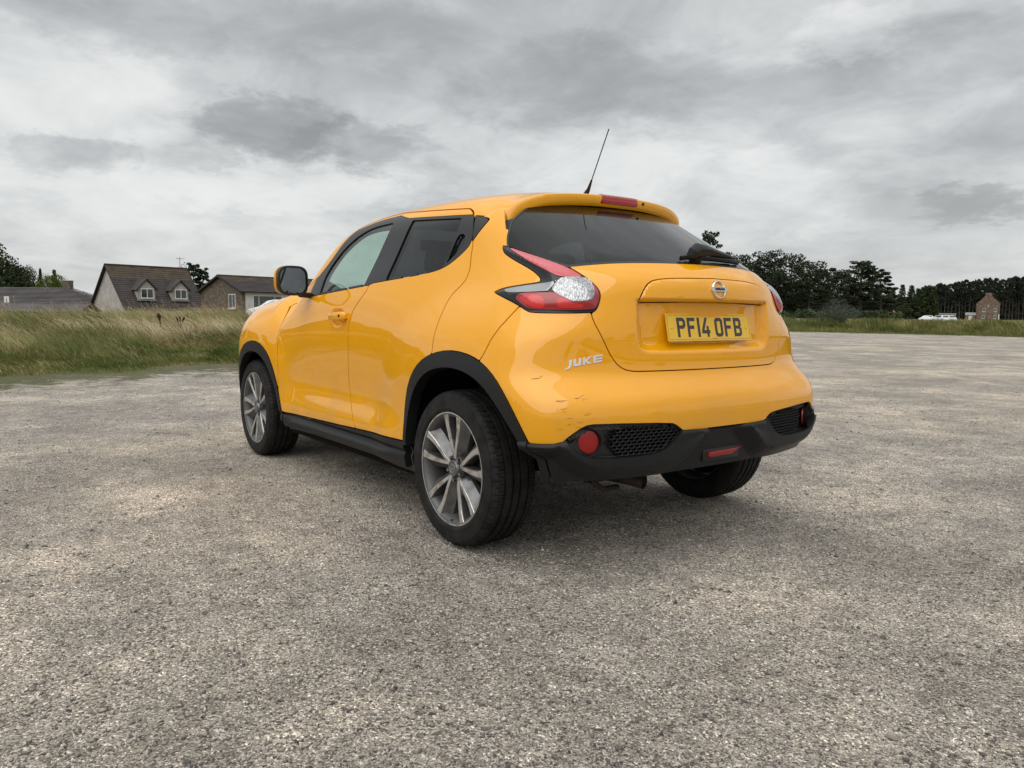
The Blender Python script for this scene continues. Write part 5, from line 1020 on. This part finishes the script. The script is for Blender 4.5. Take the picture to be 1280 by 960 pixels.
def rrect(w, h, r, n=4):
    o = []
    for cx, cy, a in ((w/2-r, h/2-r, 0), (-w/2+r, h/2-r, 90), (-w/2+r, -h/2+r, 180), (w/2-r, -h/2+r, 270)):
        o += [(cx + r*math.cos(R_(a + 90*i/n)), cy + r*math.sin(R_(a + 90*i/n))) for i in range(n+1)]
    return o
curve_mesh('plate_panel', [rrect(.52, .111, .006)], .0015, plate_fn, M['plate'], plate)
pf = lambda dz: (lambda co: plate_fn(co + [0, 0, dz]))
curve_mesh('plate_border', [rrect(.508, .099, .004), rrect(.5045, .0955, .003)], .0002, pf(.0018), mat('border_orange', (.42, .22, .02), .5), plate)
G = {'P': [[(0,0),(0,79),(38,79),(50,68),(50,45),(38,34),(14,34),(14,0)], [(14,65),(32,65),(36,61),(36,52),(32,48),(14,48)]],
     'F': [[(0,0),(0,79),(47,79),(47,65),(14,65),(14,47),(41,47),(41,33),(14,33),(14,0)]], '1': [[(0,0),(0,79),(14,79),(14,0)]],
     '4': [[(30,0),(30,14),(0,14),(0,27),(24,79),(39,79),(15,28),(30,28),(30,45),(43,45),(43,28),(50,28),(50,14),(43,14),(43,0)]],
     'O': [[(11,0),(39,0),(50,11),(50,68),(39,79),(11,79),(0,68),(0,11)], [(18,14),(14,18),(14,61),(18,65),(32,65),(36,61),(36,18),(32,14)]],
     'B': [[(0,0),(0,79),(37,79),(48,69),(48,47),(43,40),(50,33),(50,10),(39,0)], [(14,65),(31,65),(34,62),(34,49),(31,46),(14,46)], [(14,33),(33,33),(36,30),(36,17),(33,14),(14,14)]]}
x = -.201
for ch in 'PF14 OFB':
    if ch == ' ': x += .022; continue
    w_ = .014 if ch == '1' else .050
    curve_mesh('plate_character', [[(x + a/1000, -.0395 + b/1000) for a, b in sp] for sp in G[ch]], .0003, pf(.0020), M['ink'], plate); x += w_ + .011
for sx in (-1, 1):
    c = plate_fn(np.array([[sx*.232, 0, .0015], [sx*.232, 0, .005]])); MB().tube(c, [.007, .005], 12).build('plate_screw', M['plate'], plate, smooth=True)
conv(text_curve('MOTORS', .0055, .0002), 'plate_small_print', pf(.0019) if 0 else (lambda co: plate_fn(co + [.02, -.0475, .0018])), M['ink'], plate)
# oval brand ring on the tailgate
bc = at_r([2.042], [1.083])[0]; bn = grad(*[np.array([v]) for v in (bc[0], abs(bc[1])+1e-6, bc[2])])[0]; bn[1] = 0; bn /= np.linalg.norm(bn); bu = np.array([-bn[2], 0, bn[0]])*(-1 if bn[0] > 0 else -1); bu = bu if bu[2] > 0 else -bu; bc[1] = 0
def badge_fn(co): return bc + co[:, :1]*np.array([0, -1, 0]) + co[:, 1:2]*bu + co[:, 2:3]*bn
badge = empty('tailgate_badge', parent=car); mb = MB(); n = 48; pr = [(.0385, -.001), (.0385, .004), (.0365, .0065), (.033, .007), (.031, .004), (.031, -.001)]
vv = badge_fn(np.array([(r*1.02*math.cos(2*math.pi*i/n), r*math.sin(2*math.pi*i/n)*1.0, h) for i in range(n) for r, h in pr])); mb.add(vv, [(i*6+j, i*6+j+1, ((i+1) % n)*6+j+1, ((i+1) % n)*6+j) for i in range(n) for j in range(5)]); mb.build('badge_ring', M['chrome'], badge, smooth=True)
curve_mesh('badge_bar', [rrect(.092, .0185, .002)], .0035, (lambda co: badge_fn(co + [0, 0, .0045])), M['chrome'], badge)
conv(text_curve('NISSAN', .0165, .0004, off=.0004, space=1.05), 'badge_lettering', (lambda co: badge_fn(co*[1, .95, 1] + [0, 0, .0088])), M['ink'], badge)
# model lettering on the bumper corner, wrapped on the panel
def wrap_fn(s0, z0, slope, off):
    def f(co):
        s = s0 + co[:, 0]; z = z0 + co[:, 1] + slope*co[:, 0]; return at_r(s, z, 0) + (off + co[:, 2:3])*grad_of(at_r(s, z))
    return f
def grad_of(P): return grad(P[:, 0], np.abs(P[:, 1]), P[:, 2])
GJ = [[(11,42),(24,42),(22,6),(12,-8),(-10,-14),(-14,-9),(2,-4),(10,6)], [(32,42),(44,42),(43,11),(56,11),(58,42),(70,42),(68,3),(63,-1),(36,-1),(30,4)],
      [(79,42),(91,42),(90,28),(107,42),(124,42),(99,21),(121,-1),(104,-1),(89,14),(88,-1),(76,-1)], [(131,42),(178,42),(177,32),(142,32),(141,26),(175,26),(174,16),(141,16),(140,9),(175,9),(174,-1),(128,-1)]]
jk = empty('model_lettering', parent=car)
for g in GJ:
    curve_mesh('letter', [[((a-85)/1000*.78, (b-20)/1000*.62) for a, b in g]], .0012, wrap_fn(1.404, .806, .155, .0015), M['lettering'], jk)
# scuffs in the bumper corner
scp = [(1.207,.742),(1.242,.749),(1.284,.633),(1.306,.636),(1.322,.630),(1.345,.631),(1.316,.667),(1.353,.675),(1.381,.686),(1.406,.673),(1.338,.611),(1.375,.613),(1.290,.589),(1.339,.595),(1.306,.575),(1.350,.573)]
r2 = random.Random(3)
segs = [(1.207,.742,.036,.004,.0016), (1.238,.744,.012,.012,.0014)] + [(1.284 + r2.uniform(0, .10), r2.uniform(.568, .685), r2.uniform(.006, .030), r2.uniform(-.002, .003), r2.uniform(.0005, .0010)) for _ in range(20)] + [(1.40,.683,.003,-.014,.0013)]
for s0, z0, ds, dz, w_ in segs:
    t = np.linspace(0, 1, 5); s = s0 + ds*t; z = z0 + dz*t + np.array([r2.uniform(-.0012, .0012) for _ in t]); ww = .65*w_*np.sin(np.pi*(t*.9+.05)); P = at_r(np.concatenate([s, s]), np.concatenate([z+ww, z-ww]), .0007)
    MB().add(P, [(i, i+1, 6+i, 5+i) for i in range(4)]).build('scuff_mark', M['scuff'], car, fix=False)

# ================================================================ lower bumper fittings
for sd in (1, -1):
    c = at_r([1.402], [.517])[0]; n_ = grad_of(c[None])[0]; nh = np.array([n_[0], n_[1] + .22, 0]); nh /= np.linalg.norm(nh); 
    tv = np.cross([0, 0, 1], nh); flip = np.array([1, sd, 1])
    def disc(name, prof, mt, par, n=32, c=c, cc=(0, 0)):
        m = len(prof); vv = [(c + nh*d_ + tv*(math.cos(2*math.pi*i/n)*r*sx_ + cc[0]) + np.array([0, 0, 1])*(math.sin(2*math.pi*i/n)*r + cc[1]))*flip for i in range(n) for r, d_, sx_ in prof]
        return MB().add(vv, [(i*m+j, i*m+j+1, ((i+1) % n)*m+j+1, ((i+1) % n)*m+j) for i in range(n) for j in range(m-1)]).build(name, mt, par, smooth=True)
    disc('reflector_tub', [(.056, -.006, 1.12), (.054, -.012, 1.10), (.050, -.029, 1.05), (.0, -.031, 1)], M['plastic'], lower, cc=(-.016, 0))
    disc('reflector', [(.0425, -.030, .97), (.0415, -.026, .97), (.03, -.024, .97), (.0, -.023, .97)], M['red_bright'], lower, cc=(0.004, 0))
    # honeycomb
    hc = MB(); pol = sh('grille'); dx, dz = .0235, .0128; cells = []
    for r_ in range(-1, 12):
        for q_ in range(0, 17):
            s = 1.49 + (q_ + (.5 if r_ % 2 else 0))*dx; z = .452 + r_*dz*.98
            if sdf(np.array([s]), np.array([z]), pol)[0] < .004: cells.append((s, z))
    hexp = [(math.cos(R_(60*i))*.62, math.sin(R_(60*i))) for i in range(6)]; hexp = [(.50, .0), (.30, .5), (-.30, .5), (-.50, 0), (-.30, -.5), (.30, -.5)]
    cs = np.array(cells); hx = np.array(hexp)
    o_ = (cs[:, None] + hx*[dx*1.06, dz*1.06]).reshape(-1, 2); i_ = (cs[:, None] + hx*[dx*.80, dz*.70]).reshape(-1, 2)
    Po = at_r(o_[:, 0], o_[:, 1], -.016).reshape(-1, 6, 3); Pi0 = at_r(i_[:, 0], i_[:, 1], 0); gn = grad_of(Pi0); Pi = (Pi0 - .018*gn).reshape(-1, 6, 3); Pd = (Pi0 - .033*gn).reshape(-1, 6, 3)
    for q_ in range(len(cells)):
        hc.add(np.concatenate([Po[q_], Pi[q_], Pd[q_]])*flip, [(j, (j+1) % 6, 6+(j+1) % 6, 6+j) for j in range(6)] + [(6+j, 6+(j+1) % 6, 12+(j+1) % 6, 12+j) for j in range(6)])
    g_ = hc.build('honeycomb_grille', M['plastic'], lower); g_['kind'] = 'stuff'
# rear fog lamp low in the middle
fl_ = MB(); fp = at_r([2.042-.10*.9, 2.042+.095], [.425, .425]); P = [(-.722, .07, .408), (-.722, .085, .416), (-.722, .075, .430), (-.722, -.10, .433), (-.722, -.135, .436), (-.722, -.07, .409)]
fl_.prism([(p[1], p[2]) for p in P], lambda p, l: (-.700 - .012*l - (.006 if l else 0), p[0]*(1 if not l else .96), p[1]))
fog = fl_.build('fog_lamp', M['fog_red'], lower, bevel=.004)
MB().box((-.706, -.125, .392), (-.66, .10, .440)).build('fog_lamp_housing', M['frame_black'], lower, bevel=.004)

# ================================================================ rear wiper
wp = empty('rear_wiper', parent=car)
def gpt(y, z, off): s = 1.3*math.pi/2; P = at_r([0], [z]); return None
def on_glass(y, z, off):
    x = float(XR(np.array([y]), np.array([z]))[0]); n_ = grad(np.array([x]), np.array([abs(y)+1e-6]), np.array([z]))[0]; n_[1] *= (1 if y >= 0 else -1); return np.array([x, y, z]) + off*n_
def strip(path, prof_w, prof_h, name, mt):     # path [(y, z, off)], rounded box cross-section
    mb = MB(); n = 10; rings = []
    P = [on_glass(*p) for p in path]
    for i, p in enumerate(P):
        t = P[min(i+1, len(P)-1)] - P[max(i-1, 0)]; t /= np.linalg.norm(t); n_ = on_glass(path[i][0], path[i][1], 1.) - on_glass(path[i][0], path[i][1], 0.); b = np.cross(t, n_); b /= np.linalg.norm(b); n_ = np.cross(b, t)
        rings.append([p + b*prof_w[i]*np.sign(math.cos(a))*abs(math.cos(a))**.6 + n_*prof_h[i]*np.sign(math.sin(a))*abs(math.sin(a))**.6 for a in [2*math.pi*k/n for k in range(n)]])
    mb.add([q for r in rings for q in r], [(i*n+k, i*n+(k+1) % n, (i+1)*n+(k+1) % n, (i+1)*n+k) for i in range(len(P)-1) for k in range(n)] + [tuple(range(n)), tuple((len(P)-1)*n+k for k in range(n))])
    return mb.build(name, mt, wp, smooth=True)
strip([(.045, 1.205, .012), (.03, 1.207, .030), (0, 1.212, .042), (-.06, 1.215, .042), (-.14, 1.216, .032), (-.24, 1.215, .022), (-.30, 1.215, .016)], [.016, .024, .028, .024, .018, .013, .010], [.010, .024, .026, .020, .015, .012, .009], 'wiper_arm', M['wiper'])
strip([(.10, 1.202, .010), (.07, 1.202, .016), (0, 1.203, .016), (-.12, 1.203, .015), (-.25, 1.204, .012), (-.33, 1.206, .008)], [.006]*6, [.010]*6, 'wiper_blade', M['wiper'])
MB().tube([on_glass(0, 1.205, -.01), on_glass(0, 1.205, .025)], [.026, .022], 16).build('wiper_pivot', M['wiper'], wp, smooth=True)

# ================================================================ mirrors and handles
def rbox_rings(cx, prof, n=28, e=.45):        # superellipse sections along x
    out = []
    for x_, cy, cz, hy, hz in prof:
        out.append([(x_, cy + hy*np.sign(math.cos(a))*abs(math.cos(a))**e, cz + hz*np.sign(math.sin(a))*abs(math.sin(a))**e) for a in [2*math.pi*k/n for k in range(n)]])
    return out
def loft(rings, name, mt, parent, sd, cap=(True, True)):
    n = len(rings[0]); mb = MB(); mb.add([(p[0], p[1]*sd, p[2]) for r in rings for p in r], [(i*n+k, i*n+(k+1) % n, (i+1)*n+(k+1) % n, (i+1)*n+k) for i in range(len(rings)-1) for k in range(n)])
    if cap[0]: mb.f.append(tuple(range(n)))
    if cap[1]: mb.f.append(tuple((len(rings)-1)*n+k for k in range(n)))
    return mb.build(name, mt, parent, smooth=True)
for sd in (1, -1):
    mr = empty('door_mirror', parent=car); cy, cz = .922, 1.158
    loft(rbox_rings(0, [(1.650, cy, cz, .070, .064), (1.632, cy, cz, .086, .082), (1.600, cy, cz, .0885, .0845), (1.588, cy, cz, .089, .085), (1.584, cy, cz, .086, .082), (1.583, cy, cz, .076, .072)], e=.6), 'mirror_frame', M['frame_black'], mr, sd, (True, False))
    loft(rbox_rings(0, [(1.622, cy+.004, cz+.002, .0870, .082), (1.645, cy+.005, cz+.002, .088, .080), (1.675, cy+.002, cz-.004, .080, .070), (1.70, cy-.004, cz-.012, .064, .055), (1.715, cy-.006, cz-.012, .04, .03)], e=.6), 'mirror_cap', PN, mr, sd)
    loft([[(1.5885 - .003*((p[1]-cy)/.07)**2*0, p[1], p[2]) for p in rbox_rings(0, [(0, cy, cz, .0765, .0725)], e=.6)[0]]], 'mirror_glass', M['mirror'], mr, sd, (True, False))
    MB().tube([(1.635, sd*.86, 1.082), (1.655, sd*.80, 1.078), (1.665, sd*.76, 1.070)], [.030, .028, .030], 12, squash=.6).build('mirror_foot', M['frame_black'], mr, smooth=True)
    # handle: a bar bridging the cup
    hp_ = [(1.272, .955), (1.262, .956), (1.235, .957), (1.18, .958), (1.12, .960), (1.075, .961), (1.060, .961)]; offs = [.004, .016, .026, .029, .029, .024, .010]; hh = [.010, .017, .021, .0225, .0235, .023, .014]
    rings = []
    for (x_, z_), o_, h_ in zip(hp_, offs, hh):
        yb = float(at_s([1.02], [z_])[0][1]); p = np.array([x_, yb + o_ - .003, z_]); rings.append([(p[0], p[1] + math.cos(a)*.012 + 0, p[2] + np.sign(math.sin(a))*abs(math.sin(a))**.7*h_) for a in [2*math.pi*k/14 for k in range(14)]])
    dr_ = [o for o in car.children if o.name.startswith('front_door')][0 if sd > 0 else 1]
    hd = loft(rings, 'door_handle', PN, dr_, sd)
    if sd > 0: 
        yb = float(at_s([1.02], [.96])[0][1]); MB().tube([(1.095, yb + .033, .962), (1.095, yb + .0395, .962)], [.006, .006], 12).build('key_slot', M['shell'], dr_)

# ================================================================ cabin
cab = M['cabin']
MB().box((1.60, -.70, .55), (2.05, .70, 1.03)).build('dashboard', cab, car, bevel=.06)
def seat(x, y, w, hb=1.10):
    s = empty('seat', parent=car)
    MB().box((x, y-w, .45), (x+.50, y+w, .62)).build('seat_cushion', M['seat'], s, bevel=.05)
    Mx = Matrix.Translation((x+.06, y, .58)) @ Matrix.Rotation(R_(-16), 4, 'Y'); MB().box((-.06, -w, 0), (.06, w, hb-.60), Mx).build('seat_back', M['seat'], s, bevel=.05)
    for dy in ((0,) if w < .4 else (-.36, 0, .36)):
        MB().box((-.045, dy-.125, hb-.55), (.045, dy+.125, hb-.40), Mx).build('head_restraint', M['seat'], s, bevel=.04)
        for k in (-.05, .05): MB().tube([Mx @ Vector((0, dy+k, hb-.62)), Mx @ Vector((0, dy+k, hb-.52))], .007, 6).build('restraint_post', M['chrome_dark'], s)
seat(.95, .37, .25, 1.18); seat(.95, -.37, .25, 1.18); seat(.12, 0, .58, 1.04)
mb = MB(); n = 32; sc_ = Vector((1.50, -.37, .97)); ax = Vector((-.9, 0, .42)).normalized(); e1 = Vector((0, 1, 0)); e2 = ax.cross(e1)
for i in range(n):
    a, b = 2*math.pi*i/n, 2*math.pi*(i+1)/n; mb.tube([sc_ + (e1*math.cos(a) + e2*math.sin(a))*.185, sc_ + (e1*math.cos(b) + e2*math.sin(b))*.185], .014, 8)
sw = mb.build('steering_wheel', M['gloss_black'], car, smooth=True); MB().box((-.05, -.17, -.03), (.02, .17, .03), Matrix.Translation(sc_)).build('steering_spoke', M['gloss_black'], sw)
MB().box((-.02, -.125, -.035), (.02, .125, .035), Matrix.Translation((1.52, 0, 1.40))).build('rear_view_mirror', M['gloss_black'], car, bevel=.012)
